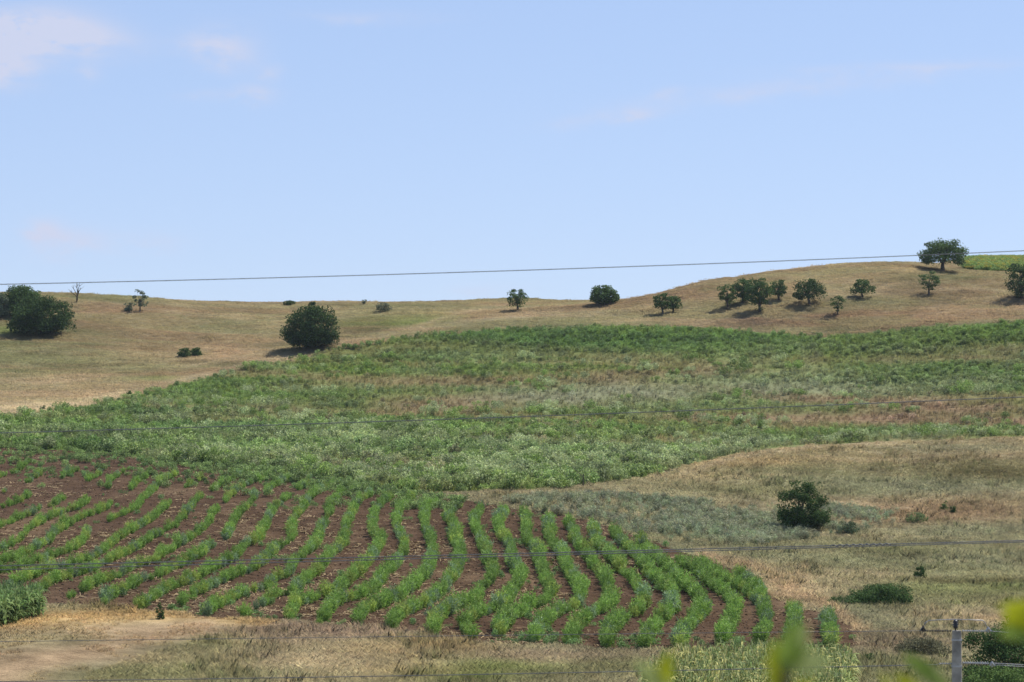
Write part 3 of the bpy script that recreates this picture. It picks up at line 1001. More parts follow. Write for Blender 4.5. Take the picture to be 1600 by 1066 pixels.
# clods, litter and small weeds on the ploughed soil
p, px, py = scatter(rng, TZ == 1, 15000)
t = C['soil'] * rng.uniform(0.6, 1.7, (len(p), 1)) * rng.uniform(0.95, 1.05, (len(p), 3))
s = 0.03 + 0.07 * rng.random(len(p)) ** 2
stuff('soil_clods', P_CLOD, p, s, t, rng, 'loose brown clods of earth lying between the crop rows', 'soil', 0.4)
p, px, py = scatter(rng, TZ == 1, 9000)
n = fbm(p[:, 0] / 7, p[:, 1] / 9, 96)
keep = rng.random(len(p)) < sstep(0.46, 0.70, n) + 0.05
p = p[keep]
t = np.array((0.42, 0.31, 0.17)) * rng.uniform(0.6, 1.2, (len(p), 1))
stuff('straw_litter', P_STRAW, p, rng.uniform(0.7, 1.4, len(p)), t, rng, 'pale straw litter scattered over the ploughed soil', 'straw', 0.1)
p, px, py = scatter(rng, TZ == 1, 2600)
p2, px2, py2 = scatter(rng, (TZ == 1) & (FCX < 720) & (FCY < 800), 3600)
ytop = np.interp(px2, [-60, 0, 120, 200, 250, 380, 480, 560, 640, 720], [694, 697, 706, 712, 722, 730, 742, 758, 772, 782])
k2 = rng.random(len(p2)) < np.exp(-np.clip(py2 - ytop, 0, None) / 13.0) * (0.25 + 1.3 * sstep(0.4, 0.62, fbm(p2[:, 0] / 3, p2[:, 1] / 6, 98)))
t2 = np.array((0.12, 0.17, 0.045)) * rng.uniform(0.6, 1.4, (k2.sum(), 1))
stuff('field_top_weeds', P_HERB, p2[k2], rng.uniform(0.45, 1.1, k2.sum()), t2, rng, 'green weeds thinning out into the top of the ploughed field', 'weeds', 0.1)
edge = np.where(inside([(-120, 690), (0, 700), (400, 735), (640, 775), (400, 760), (200, 745), (-120, 760)], px, py), 1.0, 0.10)
edge = np.maximum(edge, np.where(inside([(60, 945), (330, 955), (690, 990), (1340, 1010), (1340, 1030), (690, 1010), (330, 975), (60, 960)], px, py), 0.7, 0))
keep = rng.random(len(p)) < edge
p = p[keep]
t = np.array((0.10, 0.165, 0.045)) * rng.uniform(0.5, 1.4, (len(p), 1))
stuff('field_weeds', P_HERB, p, rng.uniform(0.25, 0.7, len(p)), t, rng, 'small green weeds along the borders of the ploughed field', 'weeds', 0.1)
# maize
for poly, nm, lab, n, cols in ((MAIZE_A, 'maize_stand', 'green maize stand at the left edge beside the orange straw strip', 420, [(0.07, 0.12, 0.03), (0.11, 0.15, 0.045)]),
                               (MAIZE_B, 'maize_stand', 'yellowing maize stand at the bottom edge below the right crop rows', 1900, [(0.14, 0.165, 0.05), (0.27, 0.25, 0.085), (0.09, 0.125, 0.035)])):
    m = inside(poly, FCX, FCY) & (FYY < 130)
    p, px, py = scatter(rng, m, n)
    cc = np.array(cols)[rng.integers(0, len(cols), len(p))] * rng.uniform(0.7, 1.3, (len(p), 1))
    stuff(nm, P_MAIZE, p, rng.uniform(0.75, 1.1, len(p)), cc, rng, lab, 'maize', 0.06)
# sunflowers on the hilltop
p, px, py = scatter(rng, TZ == 3, 3800)
yel = rng.random(len(p)) < 0.22
t = np.where(yel[:, None], np.array((0.27, 0.23, 0.03)), np.array((0.13, 0.19, 0.04))) * rng.uniform(0.7, 1.25, (len(p), 1))
p = p + np.where(yel[:, None], np.array((0, 0, 0.18)), 0)
stuff('sunflower_crop', P_HERB, p, np.stack([rng.uniform(1.1, 1.7, len(p))] * 2 + [np.where(yel, 0.7, 1.0)], 1), t, rng, 'yellow-green sunflower crop on the hilltop behind the big oak', 'sunflowers', 0.1)

# ------------------------------------------------------------------ the crop rows
ROWS = [
    [(1293, 955), (1296, 975), (1298, 993), (1298, 1006)],
    [(1224, 945), (1238, 950), (1244, 962), (1241, 980), (1237, 998)],
    [(1150, 893), (1172, 905), (1186, 920), (1192, 929)],
    [(1096, 880), (1120, 896), (1140, 909), (1164, 922), (1186, 936), (1196, 952), (1198, 970), (1193, 986), (1188, 1000)],
    [(1060, 874), (1082, 887), (1098, 900), (1120, 918), (1142, 936), (1148, 952), (1142, 970), (1134, 986), (1128, 999)],
    [(1000, 846), (1016, 864), (1032, 878), (1050, 891), (1062, 908), (1080, 921), (1094, 936), (1100, 950), (1088, 966), (1072, 981), (1062, 996), (1060, 1006)],
    [(958, 830), (970, 846), (984, 860), (1000, 874), (1012, 889), (1024, 904), (1040, 918), (1052, 936), (1050, 950), (1036, 964), (1021, 979), (1011, 994), (1008, 1007)],
    [(928, 822), (930, 844), (940, 856), (954, 868), (968, 886), (984, 900), (998, 918), (1006, 938), (996, 954), (976, 964), (960, 977), (950, 990), (947, 1006)],
    [(890, 818), (896, 836), (904, 852), (920, 868), (930, 886), (944, 900), (950, 920), (954, 940), (936, 952), (912, 966), (899, 982), (889, 999)],
    [(856, 812), (858, 832), (863, 850), (878, 864), (885, 884), (898, 908), (908, 927), (896, 944), (870, 956), (850, 972), (834, 995)],
    [(820, 808), (822, 830), (824, 846), (840, 857), (842, 876), (850, 900), (860, 920), (852, 936), (822, 948), (797, 964), (778, 986)],
    [(788, 797), (778, 816), (786, 836), (798, 853), (798, 876), (808, 888), (816, 903), (802, 920), (795, 936), (772, 948), (744, 958), (728, 972), (734, 988)],
    [(752, 792), (740, 812), (748, 836), (758, 856), (759, 876), (772, 888), (766, 904), (752, 922), (742, 937), (716, 943), (692, 957), (676, 970), (682, 986)],
    [(718, 788), (700, 806), (708, 824), (713, 850), (720, 864), (714, 888), (700, 908), (686, 926), (664, 940), (644, 948), (622, 960), (612, 976)],
    [(680, 782), (664, 798), (664, 820), (672, 840), (676, 860), (672, 884), (664, 898), (648, 912), (626, 928), (600, 939), (572, 952), (558, 971)],
    [(646, 777), (624, 794), (620, 820), (628, 840), (632, 854), (627, 869), (606, 892), (588, 912), (566, 927), (545, 931), (526, 939), (510, 956), (502, 969)],
    [(612, 773), (590, 790), (584, 812), (582, 828), (594, 842), (584, 864), (566, 885), (552, 899), (534, 915), (520, 925), (496, 930), (468, 940), (452, 961)],
    [(580, 770), (558, 781), (550, 800), (540, 820), (538, 844), (516, 866), (496, 890), (472, 908), (458, 921), (436, 923), (412, 938), (392, 950), (382, 960)],
    [(558, 759), (534, 769), (518, 784), (512, 804), (502, 824), (494, 846), (482, 858), (460, 873), (450, 894), (428, 900), (416, 914), (392, 919), (364, 931), (336, 944), (322, 955)],
    [(524, 754), (490, 769), (476, 786), (458, 812), (454, 840), (432, 853), (416, 870), (392, 886), (360, 898), (330, 912), (302, 926), (286, 936), (276, 948)],
    [(484, 750), (460, 764), (440, 780), (428, 794), (414, 820), (404, 838), (380, 852), (366, 868), (338, 882), (310, 898), (284, 908), (260, 918), (240, 929), (221, 944)],
    [(448, 743), (424, 758), (400, 770), (392, 784), (370, 804), (360, 824), (352, 838), None, (330, 848), (306, 866), (284, 878), (250, 893), (220, 902), (200, 914), (180, 921), (160, 939)],
    [(420, 738), (396, 750), (368, 762), (356, 778), (334, 798), (320, 820), (300, 835), (280, 846), (258, 860), (236, 874), (212, 880), (192, 892), (160, 904), (130, 916), (106, 929)],
    [(378, 735), (356, 748), (326, 765), (306, 780), (288, 800), (274, 816), (252, 827), (230, 841), (208, 856), (180, 868), (156, 880), (132, 890), (88, 901), (64, 916), (54, 928)],
    [(318, 745), (290, 757), None, (264, 781), (248, 798), (230, 812), (206, 825), (184, 840), (160, 858), (136, 870), (104, 880), (80, 885), (50, 896), (26, 905), (10, 915)],
    [(276, 735), (250, 750), (240, 763), (224, 776), (212, 791), (192, 799), (170, 810), None, (136, 827), (128, 844), (108, 855), (84, 864), (52, 875), (24, 883), (-20, 894)],
    [(236, 733), (216, 748), (204, 762), None, (176, 781), (164, 792), (136, 801), (112, 814), (86, 829), (76, 842), (52, 855), (24, 868), (-20, 882)],
    [(200, 730), (176, 745), (168, 759), None, (138, 777), (124, 788), (100, 795), (76, 805), (52, 817), (36, 833), (16, 848), (-20, 860)],
    [(156, 737), (136, 747), None, (98, 775), (80, 785), (54, 795), (24, 809), (-20, 826)],
    [(120, 731), (96, 743), None, (48, 769), (26, 781), (-20, 792)],
    [(64, 737), (44, 750), None, (8, 764), (-20, 772)],
    [(44, 719), (20, 735), (-20, 745)],
]
ORD = ['', 'second ', 'third ', 'fourth ', 'fifth ', 'sixth ', 'seventh ', 'eighth ', 'ninth ', 'tenth ', 'eleventh ', 'twelfth ', 'thirteenth ', 'fourteenth ', 'fifteenth ', 'sixteenth ',
       'seventeenth ', 'eighteenth ', 'nineteenth ', 'twentieth ', 'twenty-first ', 'twenty-second ', 'twenty-third ', 'twenty-fourth ', 'twenty-fifth ', 'twenty-sixth ', 'twenty-seventh ',
       'twenty-eighth ', 'twenty-ninth ', 'thirtieth ', 'thirty-first ', 'thirty-second ']
FERNS = [fern_plant(200 + k) for k in range(10)]
rr = random.Random(11)


def row_points(seg):
    pts = []
    for (px, py) in seg:
        g = ground_at(px, py + 8)
        d = 0.30 * F / g[1]
        pts.append(ground_at(px, py + d)[:2])
    pts = np.array(pts)
    if len(pts) < 2:
        return np.zeros((0, 2))
    # Catmull-Rom through the knots, then equal steps
    P = np.vstack([2 * pts[0] - pts[1], pts, 2 * pts[-1] - pts[-2]])
    fine = []
    for i in range(1, len(P) - 2):
        for t in np.linspace(0, 1, 40, endpoint=False):
            a, b, c, d = P[i - 1], P[i], P[i + 1], P[i + 2]
            fine.append(0.5 * (2 * b + (c - a) * t + (2 * a - 5 * b + 4 * c - d) * t * t + (3 * b - a - 3 * c + d) * t ** 3))
    fine.append(pts[-1])
    fine = np.array(fine)
    s = np.concatenate([[0], np.cumsum(np.linalg.norm(np.diff(fine, axis=0), axis=1))])
    q = np.arange(0, s[-1], 0.56)
    return np.stack([np.interp(q, s, fine[:, 0]), np.interp(q, s, fine[:, 1])], 1)


n_plants = 0
for k, row in enumerate(ROWS):
    segs, cur = [], []
    for a in row:
        if a is None:
            segs.append(cur)
            cur = []
        else:
            cur.append(a)
    segs.append(cur)
    pos = np.concatenate([row_points(sg) for sg in segs])
    x0, y0 = pos[len(pos) // 2]
    z0 = float(height(x0, y0))
    where = 'rightmost' if k == 0 else ('leftmost' if k == len(ROWS) - 1 else ORD[k].strip())
    lab = ('%s short row of feathery green crop plants in the ploughed field' % where) if k in (0, len(ROWS) - 1) else \
        'curving row of feathery green crop plants, %s from the right in the ploughed field' % where
    root = empty('crop_row', (x0, y0, z0), lab, 'crop row', 'crop rows in the ploughed field')
    side = sstep(6, 26, k)                       # plants grow smaller and more patchy to the left
    for i, (x, y) in enumerate(pos):
        gap = float(fbm(np.array([x / 3.0]), np.array([y / 3.0]), 130 + k, 3)[0])
        upper = float(sstep(165, 215, y)) * float(side)
        if gap < 0.25 + 0.05 * side + 0.11 * upper:
            continue
        x += rr.gauss(0, 0.07)
        y += rr.gauss(0, 0.07)
        o = bpy.data.objects.new('plant', FERNS[rr.randrange(10)])
        COL.objects.link(o)
        o.parent = root
        z = float(height(x, y))
        o.location = (x - x0, y - y0, z - z0)
        sc = (1.0 - 0.28 * side - 0.08 * upper) * rr.uniform(0.62, 1.28) * (0.68 + 0.62 * gap)
        o.scale = (sc * rr.uniform(0.74, 0.96), sc * rr.uniform(0.74, 0.96), sc * rr.uniform(0.88, 1.08))
        o.rotation_euler = (0, 0, rr.uniform(0, 6.28))
        g = rr.uniform(0.7, 1.22)
        if rr.random() < 0.12:
            c = (0.14, 0.20, 0.09)
        elif rr.random() < 0.10 + 0.12 * side:
            c = (0.20, 0.255, 0.045)
        else:
            c = (0.134, 0.216, 0.036)
        o.color = (c[0] * g, c[1] * g, c[2] * g, 1)
        n_plants += 1


# ------------------------------------------------------------------ trees and shrubs
def crown_points(rng, style, w, h, n_clumps):
    """clump centres inside the crown; w full width, h crown height (local z from 0)"""
    out = []
    for i in range(n_clumps):
        zf = 1 - 2 * (i + 0.5) / n_clumps
        an = i * 2.39996 + rng.normal(0, 0.25)
        v = np.array([math.sqrt(1 - zf * zf) * math.cos(an), math.sqrt(1 - zf * zf) * math.sin(an), zf]) + rng.normal(0, 0.07, 3)
        v = v * rng.uniform(*((0.74, 1.06) if style == 'dome' else (0.62, 1.06)))
        if style == 'dome':
            p = np.array([v[0] * w * 0.41, v[1] * w * 0.41, h * 0.27 + v[2] * h * (0.62 if v[2] > 0 else 0.22)])
        elif style == 'spread':
            p = np.array([v[0] * w * 0.42, v[1] * w * 0.42, h * 0.18 + abs(v[2]) ** 0.9 * h * 0.66])
        elif style == 'cone':
            z = rng.random() ** 1.25
            r = (1 - z) ** 0.75 * 0.5 + 0.05
            a = rng.uniform(0, 6.283)
            q = rng.uniform(0.5, 1.15)
            p = np.array([math.cos(a) * r * w * q, math.sin(a) * r * w * q, h * (0.06 + 0.86 * z)])
        else:
            p = np.array([v[0] * w * 0.40, v[1] * w * 0.40, h * (0.46 + 0.40 * v[2])])
        out.append(p)
    return np.array(out)


def make_tree(name, label, cat, base, H, W, style, seed, color, leaf=0.24, n_leaves=3500, crown_from=0.2, clumps=34, cl_r=0.15, trunk_r=None, group=None, lean=0.0, bare=0.0, squash=1.0):
    rng = np.random.default_rng(seed)
    root = empty(name, base, label, cat, group)
    ch = H * (1 - crown_from)
    cz = H * crown_from
    cps = crown_points(rng, style, W, ch, clumps) + np.array([0, 0, cz])
    cps[:, 0] += lean * cps[:, 2]
    tr = trunk_r or 0.035 * H
    top = np.array([lean * H * 0.7 + rng.normal(0, 0.03 * W), rng.normal(0, 0.03 * W), H * 0.72])
    mid = top * 0.5 + np.array([rng.normal(0, 0.04 * W), rng.normal(0, 0.04 * W), 0])
    path = [np.array([0, 0, -0.4]), np.array([0, 0, 0.02 * H]), mid * 0.5 + rng.normal(0, 0.01 * W, 3) * [1, 1, 0], mid, top]
    parts = [tube(path, [tr * 1.5, tr * 1.25, tr, tr * 0.75, tr * 0.2], 7)]
    nl = min(len(cps), 12)
    for j in rng.choice(len(cps), nl, replace=False):
        e = cps[j]
        t0 = float(np.clip((e[2] / H) * 0.7, 0.15, 0.85))
        s0 = mid * (t0 * 2) if t0 < 0.5 else mid + (top - mid) * (t0 - 0.5) * 2
        m = (s0 + e) / 2 + np.array([0, 0, 0.05 * H]) + rng.normal(0, 0.03 * W, 3)
        parts.append(tube([s0, m, e], [tr * 0.5, tr * 0.3, tr * 0.08], 5))
    v, f = join(parts)
    mesh_obj('trunk', v, f, M_BARK, root)
    fill = crown_points(rng, style, W * 0.62, ch * 0.8, max(3, clumps // (3 if style in ('dome', 'cone') else 5))) + np.array([0, 0, cz + ch * 0.04])
    fill[:, 0] += lean * fill[:, 2]
    cps = np.concatenate([cps, fill])
    leaf = leaf * 1.12
    per = rng.dirichlet(np.full(len(cps), 9.0)) * n_leaves * (1.75 if style in ('dome', 'cone') else 1.05)
    P, Nn = [], []
    for c, m in zip(cps, per.astype(int)):
        r = W * cl_r * (rng.uniform(0.85, 1.25) if style in ('dome', 'cone') else rng.uniform(0.7, 1.35))
        d = rvec(rng, m)
        q = d * (rng.random((m, 1)) ** 0.38) * np.array([r * 1.1, r * 1.1, r * (0.75 if style in ('dome', 'cone') else 0.55) * squash]) + c
        P.append(q)
        Nn.append(d * 0.6 + rvec(rng, m) * 0.9 + np.array([0, 0, 0.45]))
    P, Nn = np.concatenate(P), np.concatenate(Nn)
    for ax, (lo, hi) in enumerate(((lean * H * 0.5 - W / 2, lean * H * 0.5 + W / 2), (-W / 2, W / 2), (crown_from * H * 0.9, H))):
        a, b_ = np.percentile(P[:, ax], (0.7, 99.3))
        P[:, ax] = lo + (P[:, ax] - a) * (hi - lo) / (b_ - a)
    k = (P[:, 2] > 0.02) & (np.abs(P[:, 1]) < W * 0.53) & (np.abs(P[:, 0] - lean * H * 0.5) < W * 0.53) & (P[:, 2] < H * 1.03)
    P, Nn = P[k], Nn[k]
    Nn /= np.linalg.norm(Nn, axis=1)[:, None]
    V, Fq = leaf_quads(rng, P, Nn, leaf, leaf * 0.6)
    c = link('crown', fast_mesh('crown', V, Fq, M_CROWN), root)
    c.color = (*color, 1)
    return root


DK = (0.033, 0.056, 0.016)
MID = (0.046, 0.078, 0.022)
OAK = (0.054, 0.086, 0.025)
GRY = (0.095, 0.115, 0.065)


def tree_px(name, label, cat, x0, x1, ytop, ybase, style, seed, color, xb=None, **kw):
    xb = (x0 + x1) / 2 if xb is None else xb
    b = ground_at(xb, ybase)
    ppm = F / b[1]
    H = (ybase - ytop) / ppm
    W = (x1 - x0) / ppm
    return make_tree(name, label, cat, (b[0], b[1], b[2] - 0.05), H * 1.0, W * 1.0, style, seed, color, **kw)


G1 = 'oaks on the right hill'
tree_px('oak_tree', 'big dark round oak with crown down to the ground on the left slope edge', 'tree', 16, 111, 464, 522, 'dome', 1, DK, xb=64, leaf=0.26, n_leaves=8500, crown_from=0.04, clumps=60, cl_r=0.13)
tree_px('oak_tree', 'mid-green oak half hidden behind the dark round oak at far left', 'tree', 3, 62, 447, 492, 'dome', 2, MID, xb=32, leaf=0.26, n_leaves=5000, crown_from=0.06, clumps=40, cl_r=0.15)
tree_px('shrub', 'pale grey-green shrub cut by the left edge below the skyline', 'shrub', -16, 14, 458, 496, 'dome', 3, GRY, leaf=0.22, n_leaves=2600, crown_from=0.04, clumps=22, cl_r=0.18)
tree_px('small_tree', 'slender little tree with tufted open crown on the left hilltop', 'tree', 209, 234, 452, 487, 'oak', 5, GRY, xb=219, leaf=0.2, n_leaves=700, crown_from=0.28, clumps=13, cl_r=0.13, trunk_r=0.09)
tree_px('shrub', 'small grey-green bush beside the slender tree on the left hilltop', 'shrub', 193, 207, 473, 486, 'dome', 6, GRY, leaf=0.16, n_leaves=450, crown_from=0.03, clumps=9, cl_r=0.22)
tree_px('oak_tree', 'large round dark oak standing alone in the dip left of centre', 'tree', 441, 528, 479, 545, 'dome', 7, DK, leaf=0.24, n_leaves=9000, crown_from=0.06, clumps=64, cl_r=0.125)
tree_px('shrub', 'low green bush alone on the left slope, left half of a touching pair', 'shrub', 278, 298, 543, 558, 'dome', 8, MID, leaf=0.16, n_leaves=800, crown_from=0.02, clumps=12, cl_r=0.2)
tree_px('shrub', 'low dark green bush on the left slope, right half of a touching pair', 'shrub', 296, 315, 543, 556, 'dome', 9, MID, leaf=0.16, n_leaves=800, crown_from=0.02, clumps=12, cl_r=0.2)
tree_px('shrub', 'wider dark bush on the skyline above the lone round oak', 'shrub', 442, 461, 469, 477, 'dome', 10, DK, leaf=0.18, n_leaves=600, crown_from=0.02, clumps=12, cl_r=0.2)
tree_px('shrub', 'small round bush on the skyline just right of the wider dark bush', 'shrub', 482, 493, 471, 477, 'dome', 11, DK, leaf=0.16, n_leaves=320, crown_from=0.02, clumps=8, cl_r=0.24)
tree_px('shrub', 'tiny upright shrub on the skyline left of the greyish twiggy shrub', 'shrub', 565, 573, 468, 475, 'oak', 12, GRY, leaf=0.14, n_leaves=160, crown_from=0.2, clumps=6, cl_r=0.24)
tree_px('shrub', 'greyish twiggy shrub just under the skyline left of centre', 'shrub', 588, 612, 472, 487, 'dome', 13, (0.085, 0.095, 0.055), leaf=0.16, n_leaves=600, crown_from=0.05, clumps=12, cl_r=0.19)
tree_px('small_tree', 'small clear-stemmed tree on the skyline in the middle of the picture', 'tree', 797, 830, 452, 485, 'oak', 14, OAK, xb=809, leaf=0.2, n_leaves=1500, crown_from=0.22, clumps=18, cl_r=0.15, trunk_r=0.14)
tree_px('oak_tree', 'round bushy tree on the skyline at the foot of the right hill', 'tree', 923, 967, 446, 475, 'dome', 15, OAK, leaf=0.24, n_leaves=3200, crown_from=0.05, clumps=34, cl_r=0.15)
tree_px('oak_tree', 'taller left tree of the pair low on the right hill', 'tree', 1020, 1050, 458, 491, 'oak', 16, MID, xb=1036, leaf=0.2, n_leaves=1700, crown_from=0.28, clumps=20, cl_r=0.16, trunk_r=0.13, group=G1)
tree_px('oak_tree', 'shorter right tree of the pair low on the right hill', 'tree', 1043, 1070, 463, 489, 'oak', 17, MID, xb=1052, leaf=0.2, n_leaves=1300, crown_from=0.28, clumps=18, cl_r=0.15, trunk_r=0.12, group=G1)
tree_px('oak_tree', 'leftmost thin oak of the close cluster on the right hill', 'tree', 1120, 1152, 444, 482, 'oak', 18, OAK, xb=1137, leaf=0.2, n_leaves=1400, crown_from=0.24, clumps=20, cl_r=0.14, trunk_r=0.12, group=G1)
tree_px('oak_tree', 'tall oak second from the left in the hillside cluster', 'tree', 1142, 1178, 435, 474, 'oak', 19, MID, xb=1160, leaf=0.22, n_leaves=2300, crown_from=0.14, clumps=24, cl_r=0.16, trunk_r=0.14, group=G1)
tree_px('oak_tree', 'widest and lowest-standing oak in the middle of the hillside cluster', 'tree', 1166, 1208, 436, 487, 'oak', 20, MID, xb=1187, leaf=0.22, n_leaves=3300, crown_from=0.10, clumps=32, cl_r=0.15, trunk_r=0.16, group=G1)
tree_px('oak_tree', 'small round oak at the right end of the hillside cluster', 'tree', 1206, 1233, 438, 470, 'oak', 21, MID, xb=1217, leaf=0.2, n_leaves=1600, crown_from=0.26, clumps=18, cl_r=0.17, trunk_r=0.13, group=G1)
tree_px('oak_tree', 'wide-crowned oak standing apart right of the hillside cluster', 'tree', 1241, 1292, 436, 477, 'spread', 22, DK, xb=1265, leaf=0.22, n_leaves=2700, crown_from=0.26, clumps=30, cl_r=0.14, trunk_r=0.17, group=G1)
tree_px('oak_tree', 'small thin young oak lowest on the right hill slope', 'tree', 1297, 1320, 463, 493, 'oak', 23, OAK, xb=1309, leaf=0.18, n_leaves=800, crown_from=0.24, clumps=15, cl_r=0.14, trunk_r=0.08, group=G1)
tree_px('oak_tree', 'small round oak with slanting shadow midway up the right hill', 'tree', 1331, 1369, 436, 464, 'spread', 24, OAK, xb=1348, leaf=0.2, n_leaves=1900, crown_from=0.22, clumps=20, cl_r=0.15, trunk_r=0.12, group=G1)
tree_px('oak_tree', 'biggest wide oak standing on the right hilltop against the sky', 'tree', 1434, 1507, 375, 423, 'spread', 25, OAK, xb=1473, leaf=0.24, n_leaves=6600, crown_from=0.24, clumps=44, cl_r=0.112, trunk_r=0.26, group=G1)
tree_px('oak_tree', 'small crooked oak just below the biggest hilltop oak', 'tree', 1439, 1471, 424, 460, 'oak', 26, OAK, xb=1451, leaf=0.2, n_leaves=1300, crown_from=0.24, clumps=19, cl_r=0.14, trunk_r=0.12, group=G1, lean=0.08)
tree_px('oak_tree', 'dark oak cut by the right edge of the picture on the hill', 'tree', 1572, 1625, 413, 468, 'oak', 27, DK, xb=1598, leaf=0.22, n_leaves=4200, crown_from=0.08, clumps=36, cl_r=0.14, trunk_r=0.18, group=G1)
tree_px('bushy_tree', 'lone dark bushy tree with pointed crown in the thistles at right', 'tree', 1216, 1293, 753, 829, 'dome', 28, (0.036, 0.064, 0.016), xb=1255, leaf=0.12, n_leaves=8200, crown_from=0.04, clumps=64, cl_r=0.105, trunk_r=0.1)
# low bush on the near meadow
tree_px('shrub', 'broad low dark green bush on the dry grass right of the field', 'shrub', 1330, 1425, 912, 945, 'dome', 29, (0.045, 0.078, 0.022), leaf=0.09, n_leaves=6500, crown_from=0.02, clumps=60, cl_r=0.11, trunk_r=0.04)
tree_px('shrub', 'flat trailing left end of low green growth beside the broad bush', 'shrub', 1293, 1346, 930, 945, 'dome', 30, (0.05, 0.085, 0.025), leaf=0.09, n_leaves=1600, crown_from=0.02, clumps=26, cl_r=0.13, trunk_r=0.03)
tree_px('shrub', 'small dark tuft of bush above the mown strip at right', 'shrub', 1428, 1448, 885, 904, 'dome', 31, MID, leaf=0.09, n_leaves=700, crown_from=0.02, clumps=14, cl_r=0.2, trunk_r=0.02)
tree_px('shrub', 'small green bush on the reddish grass right of the lone tree', 'shrub', 1468, 1482, 782, 798, 'dome', 32, (0.08, 0.12, 0.035), leaf=0.1, n_leaves=350, crown_from=0.02, clumps=9, cl_r=0.22, trunk_r=0.02)
tree_px('shrub', 'tiny dark bush touching the small green bush on reddish grass', 'shrub', 1482, 1494, 790, 802, 'dome', 33, MID, leaf=0.1, n_leaves=300, crown_from=0.02, clumps=8, cl_r=0.22, trunk_r=0.02)
tree_px('shrub', 'green bush at the right end of the thistle patch', 'shrub', 1415, 1450, 800, 816, 'dome', 34, (0.09, 0.13, 0.045), leaf=0.1, n_leaves=500, crown_from=0.02, clumps=13, cl_r=0.18, trunk_r=0.02)
tree_px('shrub', 'dark small bush inside the thistle patch right of the lone tree', 'shrub', 1308, 1342, 814, 836, 'dome', 35, (0.06, 0.085, 0.04), leaf=0.1, n_leaves=900, crown_from=0.02, clumps=16, cl_r=0.17, trunk_r=0.02)
tree_px('shrub', 'dark small bush beside the last crop row at lower right', 'shrub', 1345, 1368, 1020, 1036, 'dome', 36, MID, leaf=0.07, n_leaves=600, crown_from=0.02, clumps=12, cl_r=0.2, trunk_r=0.02)
tree_px('shrub', 'dark upright weedy shrub at the field edge in the lower left', 'shrub', 243, 257, 940, 968, 'cone', 37, MID, leaf=0.06, n_leaves=420, crown_from=0.03, clumps=22, cl_r=0.16, trunk_r=0.02)
tree_px('shrub', 'large dark green thicket at lower right behind the concrete pole', 'shrub', 1508, 1640, 965, 1085, 'dome', 38, (0.04, 0.07, 0.02), leaf=0.085, n_leaves=15000, crown_from=0.01, clumps=90, cl_r=0.10, trunk_r=0.05)
tree_px('shrub', 'lighter green undergrowth at the bottom right corner before the thicket', 'shrub', 1500, 1610, 1040, 1100, 'dome', 39, (0.085, 0.13, 0.035), leaf=0.08, n_leaves=6000, crown_from=0.01, clumps=50, cl_r=0.11, trunk_r=0.03)
tree_px('shrub', 'brownish weathered bush left of the concrete pole', 'shrub', 1402, 1484, 994, 1024, 'dome', 40, (0.10, 0.095, 0.05), leaf=0.08, n_leaves=3200, crown_from=0.01, clumps=40, cl_r=0.13, trunk_r=0.03)

tree_px('shrub', 'tiny dark shrub above the worn path at the far left edge', 'shrub', 62, 71, 633, 640, 'dome', 41, MID, leaf=0.1, n_leaves=160, crown_from=0.02, clumps=7, cl_r=0.22, trunk_r=0.02)
tree_px('shrub', 'tiny dark shrub above the worn path left of the touching bush pair', 'shrub', 197, 206, 610, 617, 'dome', 42, MID, leaf=0.1, n_leaves=160, crown_from=0.02, clumps=7, cl_r=0.22, trunk_r=0.02)
# dead tree on the left skyline
b = ground_at(120, 473)
root = empty('dead_tree', (b[0], b[1], b[2] - 0.05), 'bare dead tree with forked grey branches on the left skyline', 'tree')
dr = np.random.default_rng(51)
parts = [tube([(0, 0, -0.3), (0.05, 0, 0.9), (0.3, 0, 1.7)], [0.14, 0.11, 0.07], 6)]
mesh_obj('trunk', *join(parts), M_BARK, root)
br = []
for a, h0, h1, w in ((0.3, 1.5, 2.5, 0.5), (2.6, 1.0, 2.2, 0.8), (1.2, 1.3, 2.7, 0.3), (3.4, 0.8, 1.6, 1.0), (5.8, 1.2, 2.0, 0.7), (4.4, 1.4, 2.3, 0.4)):
    s0 = np.array([0.05 + 0.12 * (h0 - 0.9), 0, h0])
    e = np.array([math.cos(a) * w, math.sin(a) * w * 0.6, h1])
    m = (s0 + e) / 2 + np.array([dr.normal(0, 0.1), 0, 0.15])
    br = [tube([s0, m, e], [0.06, 0.045, 0.015], 5)]
    for q in range(3):
        d = e + np.array([dr.normal(0, 0.25), dr.normal(0, 0.2), dr.uniform(0.05, 0.4)])
        br.append(tube([m + (e - m) * 0.4, (m + d) / 2 + np.array([0, 0, 0.05]), d], [0.03, 0.022, 0.01], 4))
    mesh_obj('branch', *join(br), M_BARK, root)


# small stake with struts at the edge of the weeds
b = ground_at(911, 762)
root = empty('wooden_stake', b, 'thin dark wooden stake with slanting struts at the edge of the weeds', 'stake')
mesh_obj('post', *tube([(0, 0, -0.3), (0.02, 0, 1.05)], [0.05, 0.04], 6), M_WOOD, root)
mesh_obj('strut', *tube([(0.0, 0, 0.8), (-1.0, 0.2, 1.75)], [0.022, 0.016], 5), M_WOOD, root)
mesh_obj('strut', *tube([(0.0, 0, 0.75), (0.6, -0.1, 0.1)], [0.022, 0.02], 5), M_WOOD, root)

# ------------------------------------------------------------------ power line
YP = 50.0


def at(px, py, Y):
    d = ray(px, py)
    return np.array([d[0] / d[1] * Y, Y, CZ + d[2] / d[1] * Y])


